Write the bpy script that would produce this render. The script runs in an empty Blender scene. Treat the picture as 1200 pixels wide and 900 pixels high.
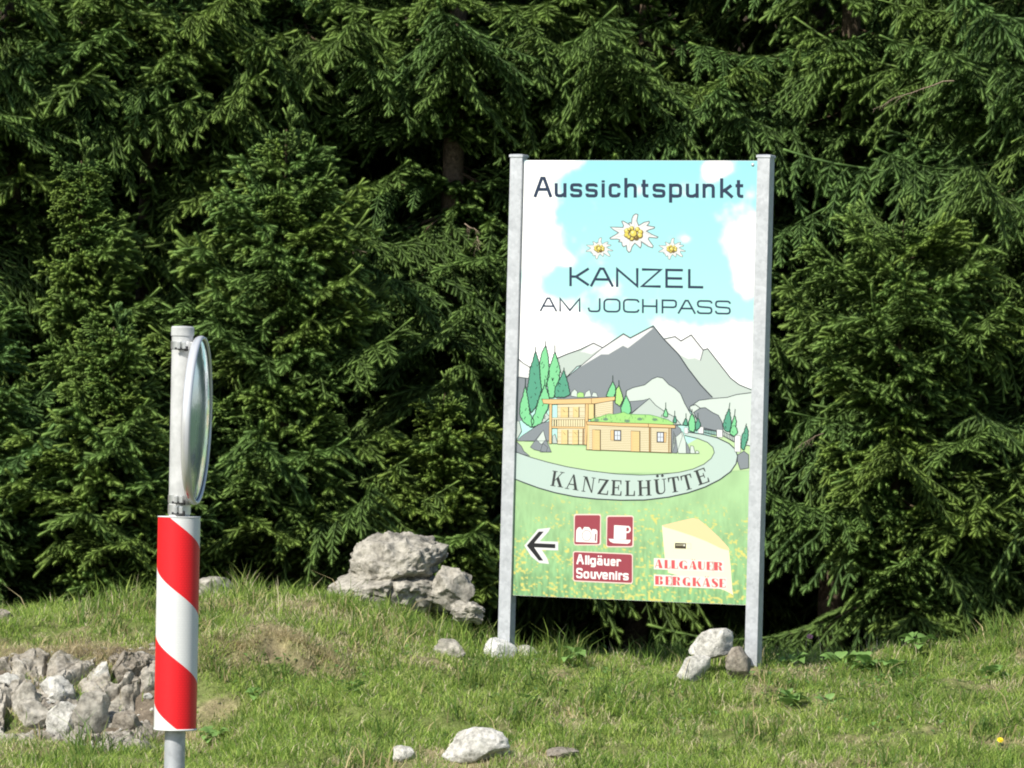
import bpy, math, random
import numpy as np
from mathutils import Vector, Matrix, noise as mnoise
R_ = math.radians
SC = bpy.context.scene
COL = SC.collection

# ------------------------------------------------------------------ camera
F_PX, EYE, PITCH, ROLL = 5684.0, 2.0, 0.00767, R_(1.4976)
_F = np.array([0, math.cos(PITCH), math.sin(PITCH)])
_U0 = np.array([0, -math.sin(PITCH), math.cos(PITCH)])
_R0 = np.array([1.0, 0, 0])
CR = math.cos(ROLL)*_R0 + math.sin(ROLL)*_U0
CU = math.cos(ROLL)*_U0 - math.sin(ROLL)*_R0
cam_d = bpy.data.cameras.new('camera')
cam = bpy.data.objects.new('camera', cam_d)
COL.objects.link(cam)
cam_d.sensor_width = 36.0
cam_d.lens = 36.0*F_PX/1200.0
cam_d.clip_start = 0.5
cam_d.clip_end = 6000
m4 = Matrix.Identity(4)
for i in range(3):
    m4[i][0] = CR[i]; m4[i][1] = CU[i]; m4[i][2] = -_F[i]
m4[2][3] = EYE
cam.matrix_world = m4
SC.camera = cam

# ------------------------------------------------------------------ light
SUN_AZ, SUN_EL = 40.0, 41.0      # degrees left of the viewer's back, above the horizon
S = Vector((-math.sin(R_(SUN_AZ))*math.cos(R_(SUN_EL)), -math.cos(R_(SUN_AZ))*math.cos(R_(SUN_EL)), math.sin(R_(SUN_EL))))
w = bpy.data.worlds.new('World'); SC.world = w; w.use_nodes = True
wn = w.node_tree.nodes; wl = w.node_tree.links
sky = wn.new('ShaderNodeTexSky'); sky.sky_type = 'NISHITA'; sky.sun_disc = False
sky.sun_elevation = R_(SUN_EL); sky.sun_rotation = math.atan2(S.x, S.y)
wl.new(sky.outputs[0], wn['Background'].inputs[0]); wn['Background'].inputs[1].default_value = 0.105
sd = bpy.data.lights.new('sun', 'SUN'); sd.energy = 4.9; sd.angle = R_(0.55); sd.color = (1.0, .95, .86)
so = bpy.data.objects.new('sun', sd); COL.objects.link(so)
so.rotation_euler = (-S).to_track_quat('-Z', 'Y').to_euler()
so.location = (-10, -10, 20)
SC.view_settings.view_transform = 'Standard'; SC.view_settings.look = 'None'
SC.view_settings.exposure = 0.48; SC.view_settings.gamma = 1.0
SC.cycles.filter_width = 1.95
SC.cycles.max_bounces = 6
SC.cycles.use_denoising = True

# ------------------------------------------------------------------ helpers
def at(X, Y, D):
    """point at depth D (metres ahead) that lies on the line of sight of a place in the picture"""
    d = _F + CR*((X-600)/F_PX) + CU*((450-Y)/F_PX)
    return np.array([0, 0, EYE]) + d*(D/d[1])

def tag(o, label=None, cat=None, group=None, kind=None):
    if label: o['label'] = label
    if cat: o['category'] = cat
    if group: o['group'] = group
    if kind: o['kind'] = kind
    return o

def empty(name, loc=(0, 0, 0), rz=0, label=None, cat=None, group=None):
    o = bpy.data.objects.new(name, None); COL.objects.link(o)
    o.location = loc; o.rotation_euler = (0, 0, rz); o.empty_display_size = .1
    return tag(o, label, cat, group)

def link(name, me, parent=None, mats=()):
    o = bpy.data.objects.new(name, me); COL.objects.link(o)
    if parent: o.parent = parent
    for m in mats: me.materials.append(m)
    return o

def np_mesh(name, V, T, mi=None, smooth=False, tone=None, color=None):
    me = bpy.data.meshes.new(name)
    V = np.asarray(V, np.float32); T = np.asarray(T, np.int32); k = T.shape[1]
    me.vertices.add(len(V)); me.vertices.foreach_set('co', V.ravel())
    me.loops.add(T.size); me.loops.foreach_set('vertex_index', T.ravel())
    me.polygons.add(len(T))
    me.polygons.foreach_set('loop_start', np.arange(0, T.size, k, dtype=np.int32))
    me.polygons.foreach_set('loop_total', np.full(len(T), k, np.int32))
    if mi is not None: me.polygons.foreach_set('material_index', np.asarray(mi, np.int32))
    me.polygons.foreach_set('use_smooth', np.full(len(T), smooth, bool))
    if tone is not None:
        a = me.attributes.new('tone', 'FLOAT', 'POINT'); a.data.foreach_set('value', np.asarray(tone, np.float32))
    if color is not None:
        c = np.ones((len(V), 4), np.float32); c[:, :3] = color
        a = me.color_attributes.new('tint', 'FLOAT_COLOR', 'POINT'); a.data.foreach_set('color', c.ravel())
    me.update(calc_edges=True)
    return me

def _hash(ix, iy, iz, seed):
    h = (ix.astype(np.int64)*374761393 + iy.astype(np.int64)*668265263 + iz.astype(np.int64)*2147483647 + seed*1274126177) & 0xffffffff
    h = ((h ^ (h >> 13))*1274126177) & 0xffffffff
    h = ((h ^ (h >> 16))*2246822519) & 0xffffffff
    return ((h ^ (h >> 15)) & 0xffffff)/float(0xffffff)

def vnoise(P, scale, seed=0):
    P = np.asarray(P, float)*scale
    I = np.floor(P).astype(np.int64); f = P-I; f = f*f*(3-2*f); r = 0
    for a in (0, 1):
        for b in (0, 1):
            for c in (0, 1):
                wgt = (f[..., 0] if a else 1-f[..., 0])*(f[..., 1] if b else 1-f[..., 1])*(f[..., 2] if c else 1-f[..., 2])
                r = r + wgt*_hash(I[..., 0]+a, I[..., 1]+b, I[..., 2]+c, seed)
    return r

def fbm(P, scale, octs=4, seed=0):
    r = 0; a = .5; t = 0
    for i in range(octs):
        r = r + a*vnoise(P, scale, seed+i*17); t += a; a *= .5; scale *= 2.03
    return r/t

def sstep(a, b, x):
    t = np.clip((x-a)/(b-a), 0, 1); return t*t*(3-2*t)

def srgb(r, g, b, k=1.0):
    def c(v):
        v /= 255.0
        return (v/12.92 if v <= .04045 else ((v+.055)/1.055)**2.4)*k
    return (c(r), c(g), c(b))

# ------------------------------------------------------------------ materials
def mat(name, base=(.5, .5, .5), rough=.7, metal=0, spec=.3):
    m = bpy.data.materials.new(name); m.use_nodes = True
    b = m.node_tree.nodes['Principled BSDF']
    b.inputs['Base Color'].default_value = (*base, 1); b.inputs['Roughness'].default_value = rough
    b.inputs['Metallic'].default_value = metal; b.inputs['Specular IOR Level'].default_value = spec
    return m

def nodes(m):
    nt = m.node_tree
    return nt, nt.nodes, nt.links, nt.nodes['Principled BSDF']

def ramp(nt, stops):
    r = nt.nodes.new('ShaderNodeValToRGB'); e = r.color_ramp.elements
    while len(e) < len(stops): e.new(.5)
    for i, (p, c) in enumerate(stops):
        e[i].position = p; e[i].color = (*c, 1)
    return r

def noise_n(nt, scale, detail=6, rough=.55, coord='Object'):
    tc = nt.nodes.new('ShaderNodeTexCoord'); n = nt.nodes.new('ShaderNodeTexNoise')
    n.inputs['Scale'].default_value = scale; n.inputs['Detail'].default_value = detail; n.inputs['Roughness'].default_value = rough
    nt.links.new(tc.outputs[coord], n.inputs['Vector'])
    return n

def bump(nt, height, strength, dist=.01):
    b = nt.nodes.new('ShaderNodeBump'); b.inputs['Strength'].default_value = strength; b.inputs['Distance'].default_value = dist
    nt.links.new(height, b.inputs['Height']); nt.links.new(b.outputs[0], nt.nodes['Principled BSDF'].inputs['Normal'])

def mixc(nt, fac, a, b, mode='MIX'):
    m = nt.nodes.new('ShaderNodeMix'); m.data_type = 'RGBA'; m.blend_type = mode
    for sock, v in ((m.inputs[0], fac), (m.inputs[6], a), (m.inputs[7], b)):
        if hasattr(v, 'links'): nt.links.new(v, sock)
        else: sock.default_value = v if not isinstance(v, tuple) else (*v, 1)
    return m.outputs[2]

def m_steel():
    m = mat('galvanised_steel', rough=.48, metal=.35, spec=.5)
    nt, n, l, b = nodes(m)
    v = n.new('ShaderNodeTexVoronoi'); v.inputs['Scale'].default_value = 55
    tc = n.new('ShaderNodeTexCoord'); l.new(tc.outputs['Object'], v.inputs['Vector'])
    no = noise_n(nt, 9)
    r1 = ramp(nt, [(.3, (.33, .35, .37)), (.75, (.47, .49, .515))]); l.new(no.outputs[0], r1.inputs[0])
    sp = n.new('ShaderNodeSeparateColor'); l.new(v.outputs['Color'], sp.inputs[0])
    r2 = ramp(nt, [(0, (.34, .355, .375)), (1, (.53, .55, .575))]); l.new(sp.outputs[0], r2.inputs[0])
    l.new(mixc(nt, .4, r1.outputs[0], r2.outputs[0]), b.inputs['Base Color'])
    r3 = ramp(nt, [(.2, (.4,)*3), (.8, (.6,)*3)]); l.new(no.outputs[0], r3.inputs[0]); l.new(r3.outputs[0], b.inputs['Roughness'])
    return m

def m_rock(name, dark, mid, light, sc=1.0):
    m = mat(name, rough=.9, spec=.2)
    nt, n, l, b = nodes(m)
    n1 = noise_n(nt, 5*sc, 9, .68); n2 = noise_n(nt, 26*sc, 8, .7); n3 = noise_n(nt, 2.2*sc, 4, .6)
    r = ramp(nt, [(.30, dark), (.46, mid), (.66, light)]); l.new(n1.outputs[0], r.inputs[0])
    r2 = ramp(nt, [(.36, (.32,)*3), (.56, (1, 1, 1))]); l.new(n2.outputs[0], r2.inputs[0])
    c = mixc(nt, .75, r.outputs[0], r2.outputs[0], 'MULTIPLY')
    r3 = ramp(nt, [(.55, (1, 1, 1)), (.72, (.55, .56, .5))]); l.new(n3.outputs[0], r3.inputs[0])
    c = mixc(nt, .6, c, r3.outputs[0], 'MULTIPLY')
    l.new(c, b.inputs['Base Color'])
    mm = n.new('ShaderNodeMath'); mm.operation = 'ADD'; l.new(n1.outputs[0], mm.inputs[0])
    m2 = n.new('ShaderNodeMath'); m2.operation = 'MULTIPLY'; m2.inputs[1].default_value = .35
    l.new(n2.outputs[0], m2.inputs[0]); l.new(m2.outputs[0], mm.inputs[1])
    bump(nt, mm.outputs[0], .8, .03)
    return m

def m_ground():
    m = mat('turf_and_soil', rough=.95, spec=.1)
    nt, n, l, b = nodes(m)
    a = n.new('ShaderNodeVertexColor'); a.layer_name = 'tint'
    n1 = noise_n(nt, 14, 9, .7); n2 = noise_n(nt, 90, 5, .7)
    r = ramp(nt, [(.3, (.4,)*3), (.7, (1.4,)*3)]); l.new(n1.outputs[0], r.inputs[0])
    r2 = ramp(nt, [(.3, (.6,)*3), (.7, (1.25,)*3)]); l.new(n2.outputs[0], r2.inputs[0])
    c = mixc(nt, 1.0, a.outputs[0], r.outputs[0], 'MULTIPLY'); c = mixc(nt, 1.0, c, r2.outputs[0], 'MULTIPLY')
    l.new(c, b.inputs['Base Color'])
    bump(nt, n2.outputs[0], .6, .02)
    return m

def m_tint(name, rough=.6, spec=.25, trans=0.0, tint='tint'):
    m = mat(name, rough=rough, spec=spec)
    nt, n, l, b = nodes(m)
    a = n.new('ShaderNodeVertexColor'); a.layer_name = tint
    l.new(a.outputs[0], b.inputs['Base Color'])
    if trans:
        t = n.new('ShaderNodeBsdfTranslucent'); l.new(a.outputs[0], t.inputs[0])
        mx = n.new('ShaderNodeMixShader'); mx.inputs[0].default_value = trans
        l.new(b.outputs[0], mx.inputs[1]); l.new(t.outputs[0], mx.inputs[2])
        l.new(mx.outputs[0], n['Material Output'].inputs[0])
    return m

def m_needles():
    m = mat('spruce_needles', rough=.6, spec=.16)
    nt, n, l, b = nodes(m)
    a = n.new('ShaderNodeAttribute'); a.attribute_name = 'tone'
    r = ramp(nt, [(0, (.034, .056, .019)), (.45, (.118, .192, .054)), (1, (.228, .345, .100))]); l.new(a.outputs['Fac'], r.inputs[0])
    oi = n.new('ShaderNodeObjectInfo')
    h = ramp(nt, [(0, (.86, .95, 1.0)), (.5, (1, 1, .95)), (1, (1.10, 1.05, .88))]); l.new(oi.outputs['Random'], h.inputs[0])
    c = mixc(nt, 1.0, r.outputs[0], h.outputs[0], 'MULTIPLY')
    c = mixc(nt, 1.0, c, oi.outputs['Color'], 'MULTIPLY')
    l.new(c, b.inputs['Base Color'])
    t = n.new('ShaderNodeBsdfTranslucent'); l.new(c, t.inputs[0])
    mx = n.new('ShaderNodeMixShader'); mx.inputs[0].default_value = .25
    l.new(b.outputs[0], mx.inputs[1]); l.new(t.outputs[0], mx.inputs[2]); l.new(mx.outputs[0], n['Material Output'].inputs[0])
    return m

def m_bark(name, a_, b_):
    m = mat(name, rough=.95, spec=.1)
    nt, n, l, b = nodes(m)
    n1 = noise_n(nt, 30, 8, .7)
    r = ramp(nt, [(.35, a_), (.65, b_)]); l.new(n1.outputs[0], r.inputs[0]); l.new(r.outputs[0], b.inputs['Base Color'])
    bump(nt, n1.outputs[0], .9, .02)
    return m

STEEL = m_steel()
ROCK = m_rock('grey_limestone', (.12, .111, .092), (.33, .308, .262), (.50, .472, .41))
ROCK_W = m_rock('pale_limestone', (.24, .23, .20), (.50, .485, .44), (.66, .645, .60), 1.6)
ROCK_B = m_rock('brown_limestone', (.10, .088, .07), (.24, .21, .17), (.36, .325, .275), 1.6)
GROUND = m_ground()
NEEDLE = m_needles()
TWIG = m_bark('spruce_twig', (.06, .045, .028), (.12, .09, .055))
BARK = m_bark('spruce_bark', (.07, .055, .04), (.19, .145, .10))
DEAD = m_bark('dead_twig', (.20, .15, .105), (.36, .29, .21))
GRASS = m_tint('grass_blades', .55, .2, .4)
LEAF = m_tint('weed_leaf', .5, .3, .25)

# ------------------------------------------------------------------ terrain
_cX = np.array([0, 100, 200, 300, 380, 480, 560, 620, 700, 800, 900, 1000, 1100, 1200.])
_cY = np.array([717, 717, 709, 698, 692, 706, 740, 754, 759, 762, 757, 756, 751, 743.]) + 15
_c = np.array([at(x, y, 29.6) for x, y in zip(_cX, _cY)])
CX = np.concatenate([[-7], _c[:, 0], [7]]); CZ = np.concatenate([[.85], _c[:, 2], [.8]])
TOE_Y, CREST_Y = 25.2, 29.6

def lip(x): return 27.72+.06*np.sin(x*9+1)+.04*np.sin(x*23)
def gz(x, y):
    x = np.asarray(x, float); y = np.asarray(y, float)
    P = np.stack([x, y, np.zeros_like(x)], -1)
    cz = np.interp(x, CX, CZ)
    t = np.clip((y-TOE_Y)/(CREST_Y-TOE_Y), 0, 1)
    toe = .12
    right = toe + (cz-toe)*np.clip(t, 0, 1)**.85
    # the left of the bank is cut steeply: shelf, rocky face, gentle top
    e = fbm(P, 1.1, 3, 5)*.7
    s0, s1 = 26.75+e*.3, 27.75+e*.3
    left = toe + .02*(y-TOE_Y) + (cz-.17-toe)*sstep(s0, s1, y) + .14*sstep(27.6, 29.6, y)
    wl_ = sstep(-.95, -1.75, x)
    z = right*(1-wl_)+left*wl_
    # undercut sod: a little step with bare soil on the right of the rock face
    led = sstep(-1.95, -1.7, x)*(1-sstep(-1.05, -.8, x))*(.35+.65*sstep(-1.6, -1.35, x))
    ly = lip(x)
    z = z + led*(.075*sstep(ly-.03, ly+.02, y)*(1-sstep(ly+.15, ly+1.1, y)) - .035*np.exp(-((y-ly+.07)/.05)**2))
    bank = sstep(TOE_Y-.5, TOE_Y+.5, y)*(1-sstep(31, 33, y))
    z = z + bank*((fbm(P, 1.6, 4, 3)-.5)*.17 + (fbm(P, 6, 3, 9)-.5)*.11)
    # verge and road bed in front, forest floor and the mountainside behind
    z = np.where(y < TOE_Y, toe*sstep(16.5, TOE_Y, y), z)
    back = cz - .06*np.clip(y-CREST_Y, 0, 5) + (fbm(P, .5, 4, 13)-.5)*.3*sstep(31, 34, y)
    z = np.where(y > CREST_Y, z*(1-sstep(CREST_Y, CREST_Y+1, y)) + back*sstep(CREST_Y, CREST_Y+1, y), z)
    hill = np.clip(y-44, 0, None)*.5*(1-sstep(4.8, 9, x))*(1-.75*sstep(60, 300, y))
    far = sstep(120, 900, np.hypot(x, y))*22*fbm(P, .004, 4, 31)*sstep(10, 60, np.abs(x)+np.clip(y-60, 0, None))
    return z + hill + far

_gz0 = gz
_anch = []
for X_, Y_, D_, s_ in ((586, 771, 29.33, .5), (884, 780, 28.67, .5), (812, 797, 28.35, .45)):
    p_ = at(X_, Y_, D_); _anch.append([p_[0], D_, p_[2], s_, 0.0])
_A = np.array([[math.exp(-((a[0]-b[0])**2+(a[1]-b[1])**2)/b[3]**2) for b in _anch] for a in _anch])
_w = np.linalg.solve(_A, np.array([a[2]-_gz0(a[0], a[1]).item() for a in _anch]))
def gz(x, y):
    x = np.asarray(x, float); y = np.asarray(y, float); z = _gz0(x, y)
    for a, w_ in zip(_anch, _w): z = z + w_*np.exp(-((x-a[0])**2+(y-a[1])**2)/a[3]**2)
    return z

def dirt(x, y):
    """share of bare soil or straw, 0..1"""
    P = np.stack([x, y, np.zeros_like(x)], -1)
    nf = (fbm(P, 3, 3, 47)-.5)*.9
    face = sstep(-1.65, -2.05, x+nf*.4)*sstep(26.45, 26.9, y+nf)*(1-sstep(27.65, 28.0, y+nf))
    face = face*(.25+.75*sstep(.36, .50, fbm(P, 5, 2, 46)))
    led = sstep(-1.9, -1.65, x)*(1-sstep(-1.1, -.85, x))*np.exp(-((y-lip(x)+.03)/.03)**2)
    straw = sstep(.50, .68, .45*fbm(P, 1.1, 3, 41)+.55*fbm(P, 5.5, 3, 43)+.06*np.exp(-((x+1.3)/.5)**2))*.85
    return np.clip(face + .3*led, 0, 1), np.clip(straw + .6*np.exp(-((x+1.35)/.5)**2)*np.exp(-((y-27.9)/.2)**2) + .5*sstep(-1.5, -2, x)*np.exp(-((y-28.05)/.3)**2), 0, .95)

def axis(parts):
    return np.unique(np.concatenate([np.arange(a, b+s*.5, s) for a, b, s in parts]).round(4))
gx = axis([(-4, 4, .035), (4, 10, .25), (-10, -4, .25), (10, 40, 2), (-40, -10, 2), (40, 200, 16), (-200, -40, 16), (200, 3000, 140), (-3000, -200, 140)])
gy = axis([(25, 30.6, .035), (30.6, 36, .2), (22, 25, .2), (36, 46, .6), (0, 22, 1), (46, 80, 3), (80, 220, 12), (220, 3000, 140), (-200, 0, 16), (-3000, -200, 140)])
XX, YY = np.meshgrid(gx, gy)
ZZ = gz(XX, YY)
V = np.stack([XX, YY, ZZ], -1).reshape(-1, 3)
nx, ny = len(gx), len(gy)
ii = np.arange(nx*ny).reshape(ny, nx)
Q = np.stack([ii[:-1, :-1], ii[:-1, 1:], ii[1:, 1:], ii[1:, :-1]], -1).reshape(-1, 4)
fx, fy = V[:, 0], V[:, 1]
face, straw = dirt(fx, fy)
green = np.array([.15, .185, .055]); thatch = np.array([.29, .24, .14]); soil = np.array([.19, .155, .115]); litter = np.array([.042, .031, .02]); mead = np.array([.09, .15, .04])
C = green*(1-straw[:, None]) + thatch*straw[:, None]
C = C*(1-face[:, None]) + soil*face[:, None]
fl = (sstep(29.9, 30.6, fy)*(1-sstep(6, 14, fx)))[:, None]
C = C*(1-fl) + litter*fl
fm = np.maximum(sstep(6, 14, fx)*sstep(20, 30, fy), sstep(100, 300, np.hypot(fx, fy)))[:, None]
C = C*(1-fm) + mead*fm
ground = link('ground', np_mesh('ground', V, Q, smooth=True, color=C), None, [GROUND])
tag(ground, kind='structure')

# the road in front of the bank (a sheet just above the road bed)
ROADM = mat('asphalt', (.05, .05, .052), .9)
nt, n_, l_, b_ = nodes(ROADM); nn = noise_n(nt, 60, 6, .8); rr = ramp(nt, [(.3, (.035,)*3), (.7, (.07,)*3)]); l_.new(nn.outputs[0], rr.inputs[0]); l_.new(rr.outputs[0], b_.inputs['Base Color']); bump(nt, nn.outputs[0], .4, .01)
rx = np.linspace(-60, 60, 61); ry = np.linspace(6, 15.8, 8)
RX, RY = np.meshgrid(rx, ry); RV = np.stack([RX, RY, gz(RX, RY)+.004+.05*(1-((RY-10.9)/4.9)**2)], -1).reshape(-1, 3)
ri = np.arange(RV.shape[0]).reshape(8, 61)
road = link('road', np_mesh('road', RV, np.stack([ri[:-1, :-1], ri[:-1, 1:], ri[1:, 1:], ri[1:, :-1]], -1).reshape(-1, 4), smooth=True), None, [ROADM])
tag(road, kind='structure')

# ------------------------------------------------------------------ solid shapes
def box_vf(x0, x1, y0, y1, z0, z1, bev=0.0):
    import bmesh
    bm = bmesh.new(); bmesh.ops.create_cube(bm, size=1)
    for v in bm.verts:
        v.co = ((x0+x1)/2+v.co.x*(x1-x0), (y0+y1)/2+v.co.y*(y1-y0), (z0+z1)/2+v.co.z*(z1-z0))
    if bev: bmesh.ops.bevel(bm, geom=bm.edges[:], offset=bev, segments=2, profile=.7, affect='EDGES')
    me = bpy.data.meshes.new('box'); bm.to_mesh(me); bm.free(); return me

def lathe(prof, n=40, axis_='z'):
    """surface of revolution from (radius, height) pairs"""
    a = np.linspace(0, 2*math.pi, n, endpoint=False); V = []; T = []
    for r, h in prof:
        V += [(r*math.cos(t), r*math.sin(t), h) for t in a]
    for k in range(len(prof)-1):
        for j in range(n):
            T.append((k*n+j, k*n+(j+1) % n, (k+1)*n+(j+1) % n, (k+1)*n+j))
    V = np.array(V)
    if axis_ == 'x': V = V[:, [2, 1, 0]]*np.array([1, -1, 1])
    return np_mesh('lathe', V, T, smooth=True)

def sharp(o, ang=35):
    me = o.data
    me.set_sharp_from_angle(angle=R_(ang))
    return o

# ------------------------------------------------------------------ THE SIGN
TH = R_(24.0)
PAN_C = np.array([.72091, 29.0, 2.26434]); W_OUT, PAN_H, POST = 1.6812, 2.6319, .080
PW = W_OUT-2*POST
su = np.array([math.cos(TH), -math.sin(TH), 0]); sn = np.array([-math.sin(TH), -math.cos(TH), 0])
sign = empty('sign_board', (PAN_C[0], PAN_C[1], gz(PAN_C[0], PAN_C[1]).item()-.02), -TH,
             'tall printed viewpoint sign with mountains, log hut and Aussichtspunkt lettering between two steel posts', 'sign')
SZ0 = PAN_C[2]-sign.location.z          # panel centre above the empty
REC = .022                              # panel face sits this far behind the post faces
for sgn in (-1, 1):
    x = sgn*(W_OUT-POST)/2
    base = -.18
    p = link('post', box_vf(x-POST/2, x+POST/2, 0, POST, base, SZ0+PAN_H/2+.026, .004), sign, [STEEL])
    import bmesh
    bm = bmesh.new(); h = POST/2+.005; zt = SZ0+PAN_H/2+.018
    ring = [[bm.verts.new((x+a*k*h, POST/2+b*k*h, z)) for a, b in ((-1, -1), (1, -1), (1, 1), (-1, 1))] for k, z in ((1, zt), (1, zt+.013), (.86, zt+.017))]
    for k in range(2):
        for j in range(4): bm.faces.new((ring[k][j], ring[k][(j+1) % 4], ring[k+1][(j+1) % 4], ring[k+1][j]))
    top = bm.verts.new((x, POST/2, zt+.021))
    for j in range(4): bm.faces.new((ring[2][j], ring[2][(j+1) % 4], top))
    bm.faces.new(ring[0][::-1])
    me = bpy.data.meshes.new('cap'); bm.to_mesh(me); bm.free()
    link('post_cap', me, p, [STEEL])
PANW = mat('panel_white', (.8, .8, .8), .4)
panel = link('panel', box_vf(-PW/2+.001, PW/2-.001, REC, REC+.025, SZ0-PAN_H/2, SZ0+PAN_H/2), sign, [PANW])

def art(X, Y):
    """artwork coordinates -> metres on the panel face (x, z of the sign's own frame)"""
    d = _F + CR*((X-600)/F_PX) + CU*((450-Y)/F_PX)
    o = np.array([0, 0, EYE]); c = PAN_C - sn*REC
    k = ((c-o)@sn)/(d@sn); p = o+d*k-PAN_C
    return (float(np.clip(p@su, -PW/2+.0015, PW/2-.0015)), float(np.clip(p[2], -PAN_H/2+.001, PAN_H/2-.001)))

def zm(x0, y0, s):
    return lambda pts: [(x0+a/s, y0+b/s) for a, b in pts]
zA = zm(580, 370, 3.5294); zB = zm(580, 560, 3.5294); zT = zm(600, 370, 7.5); zR = zm(740, 460, 8.0)
zH = zm(680, 440, 9.0); zC = zm(590, 430, 6.9235); zL = zm(620, 195, 4.6154); zK = zm(620, 300, 4.6154)
zE = zm(680, 240, 9.2308); zS = zm(660, 590, 9.0); zG = zm(750, 600, 9.0); zU = zm(620, 540, 5.2174); zTop = zm(580, 170, 3.5294)
INKS = {}
def ink(c):
    if c not in INKS:
        INKS[c] = mat('print_%d_%d_%d' % c, srgb(*c, .70), .38, 0, .35)
    return INKS[c]

class Art:
    """collects flat printed shapes (picture coordinates) and builds them as one printed piece of the panel"""
    def __init__(self): self.polys = []
    def poly(self, pts, c, layer): self.polys.append((pts, c, layer)); return self
    def line(self, pts, wd, c, layer, closed=False):
        P = np.array(pts, float); n = len(P)
        if n < 2: return self
        if closed: P = np.vstack([P, P[:1]]); n += 1
        t = P[1:]-P[:-1]; ln = np.maximum(np.hypot(t[:, 0], t[:, 1]), 1e-6)[:, None]; t = t/ln
        nr = np.stack([-t[:, 1], t[:, 0]], -1)
        m = np.zeros_like(P)
        for i in range(n):
            a = nr[i-1] if i > 0 else (nr[-1] if closed else nr[0]); b = nr[i] if i < n-1 else (nr[0] if closed else nr[-1])
            v = a+b; L = np.hypot(*v)
            if L < .3: m[i] = b
            else:
                v = v/L; m[i] = v/max(.5, v@b)
        A, B = P+m*wd/2, P-m*wd/2
        for i in range(n-1):
            self.polys.append(([tuple(A[i]), tuple(A[i+1]), tuple(B[i+1]), tuple(B[i])], c, layer))
        return self
    def shape(self, pts, fill, layer, edge=(52, 60, 66), wd=1.0, closed=True):
        self.poly(pts, fill, layer); self.line(pts, wd, edge, layer+1, closed); return self
    def build(self, name):
        me = bpy.data.meshes.new(name); cols = []; V = []; Fs = []; mi = []
        for k_, (pts, c, layer) in enumerate(self.polys):
            if c not in cols: cols.append(c)
            y = REC - .0004 - .00016*layer - .00002*(k_ % 7)
            q = []
            for X, Y in pts:
                a, b = art(X, Y)
                if not q or abs(q[-1][0]-a)+abs(q[-1][2]-b) > 1e-5: q.append((a, y, b+SZ0))
            if len(q) > 2 and abs(q[0][0]-q[-1][0])+abs(q[0][2]-q[-1][2]) < 1e-5: q.pop()
            if len(q) < 3: continue
            ar = sum(q[i-1][0]*q[i][2]-q[i][0]*q[i-1][2] for i in range(len(q)))
            if ar < 0: q.reverse()
            Fs.append(tuple(range(len(V), len(V)+len(q)))); V += q; mi.append(cols.index(c))
        me.from_pydata(V, [], Fs); me.polygons.foreach_set('material_index', mi)
        o = link(name, me, panel, [ink(c) for c in cols]); return o

def circ(cx, cy, rx, ry=None, n=20, a0=0, a1=360):
    ry = ry or rx
    return [(cx+rx*math.cos(R_(a0+(a1-a0)*i/n)), cy+ry*math.sin(R_(a0+(a1-a0)*i/n))) for i in range(n+(0 if a1-a0 == 360 else 1))]

def rrect(x0, y0, x1, y1, r, n=4):
    o = []
    for cx, cy, a in ((x1-r, y0+r, -90), (x1-r, y1-r, 0), (x0+r, y1-r, 90), (x0+r, y0+r, 180)):
        o += [(cx+r*math.cos(R_(a+90*i/n)), cy+r*math.sin(R_(a+90*i/n))) for i in range(n+1)]
    return o

# ---- background print: sky above, flowering meadow below (finely tinted sheets)
PR_SKY = m_tint('printed_sky_ink', .38, .35); PR_MEAD = m_tint('printed_meadow_ink', .38, .35)
def print_sheet(name, Y0, Y1, nxp, nyp, fn, m):
    xs = np.linspace(-PW/2+.0015, PW/2-.0015, nxp)
    zt, zb = [PAN_H/2-.001 if Y is None else Y for Y in (Y0,)][0], Y1
    zs = np.linspace(zt, zb, nyp)
    A, B = np.meshgrid(xs, zs)
    Vv = np.stack([A, np.full_like(A, REC-.0003), B+SZ0], -1).reshape(-1, 3)
    i_ = np.arange(nxp*nyp).reshape(nyp, nxp)
    q_ = np.stack([i_[:-1, :-1], i_[1:, :-1], i_[1:, 1:], i_[:-1, 1:]], -1).reshape(-1, 4)
    link(name, np_mesh(name, Vv, q_, color=fn(A, B).reshape(-1, 3)), panel, [m])
def tot(X, Y): return np.array(art(X, Y))
def sky_fn(A, B):
    P = np.stack([A, B, np.zeros_like(A)], -1)
    k = np.clip((PAN_H/2-B)/1.35, 0, 1)[..., None]
    c = np.array(srgb(152, 222, 232))*(1-k)+np.array(srgb(186, 236, 226))*k
    cl = np.zeros_like(A)
    for X, Y, rx, ry, s in ((616, 222, 38, 34, 1.3), (625, 285, 28, 50, 1.2), (636, 190, 16, 30, .9), (662, 190, 30, 10, .8), (839, 197, 14, 11, 1.3), (833, 203, 8, 8, .8), (882, 318, 26, 26, 1.2), (896, 290, 30, 36, 1.0), (610, 372, 48, 26, 1.3), (650, 392, 52, 30, 1.1),
                            (662, 304, 9, 9, .7), (690, 400, 40, 20, .8), (820, 396, 46, 20, 1.0), (866, 420, 34, 40, 1.2), (700, 338, 26, 9, .7), (628, 432, 30, 30, 1.3), (806, 280, 12, 6, .5), (790, 425, 40, 20, .9), (720, 352, 40, 8, .4)):
        p = tot(X, Y); cl += s*np.exp(-((A-p[0])/(rx/190))**2-((B-p[1])/(ry/197))**2)
    cl = cl*.9 + (fbm(P, 7, 5, 3)-.5)*1.15
    f = sstep(.16, .74, cl)[..., None]
    return c*.68*(1-f)+np.array([.76, .76, .75])*f
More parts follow.
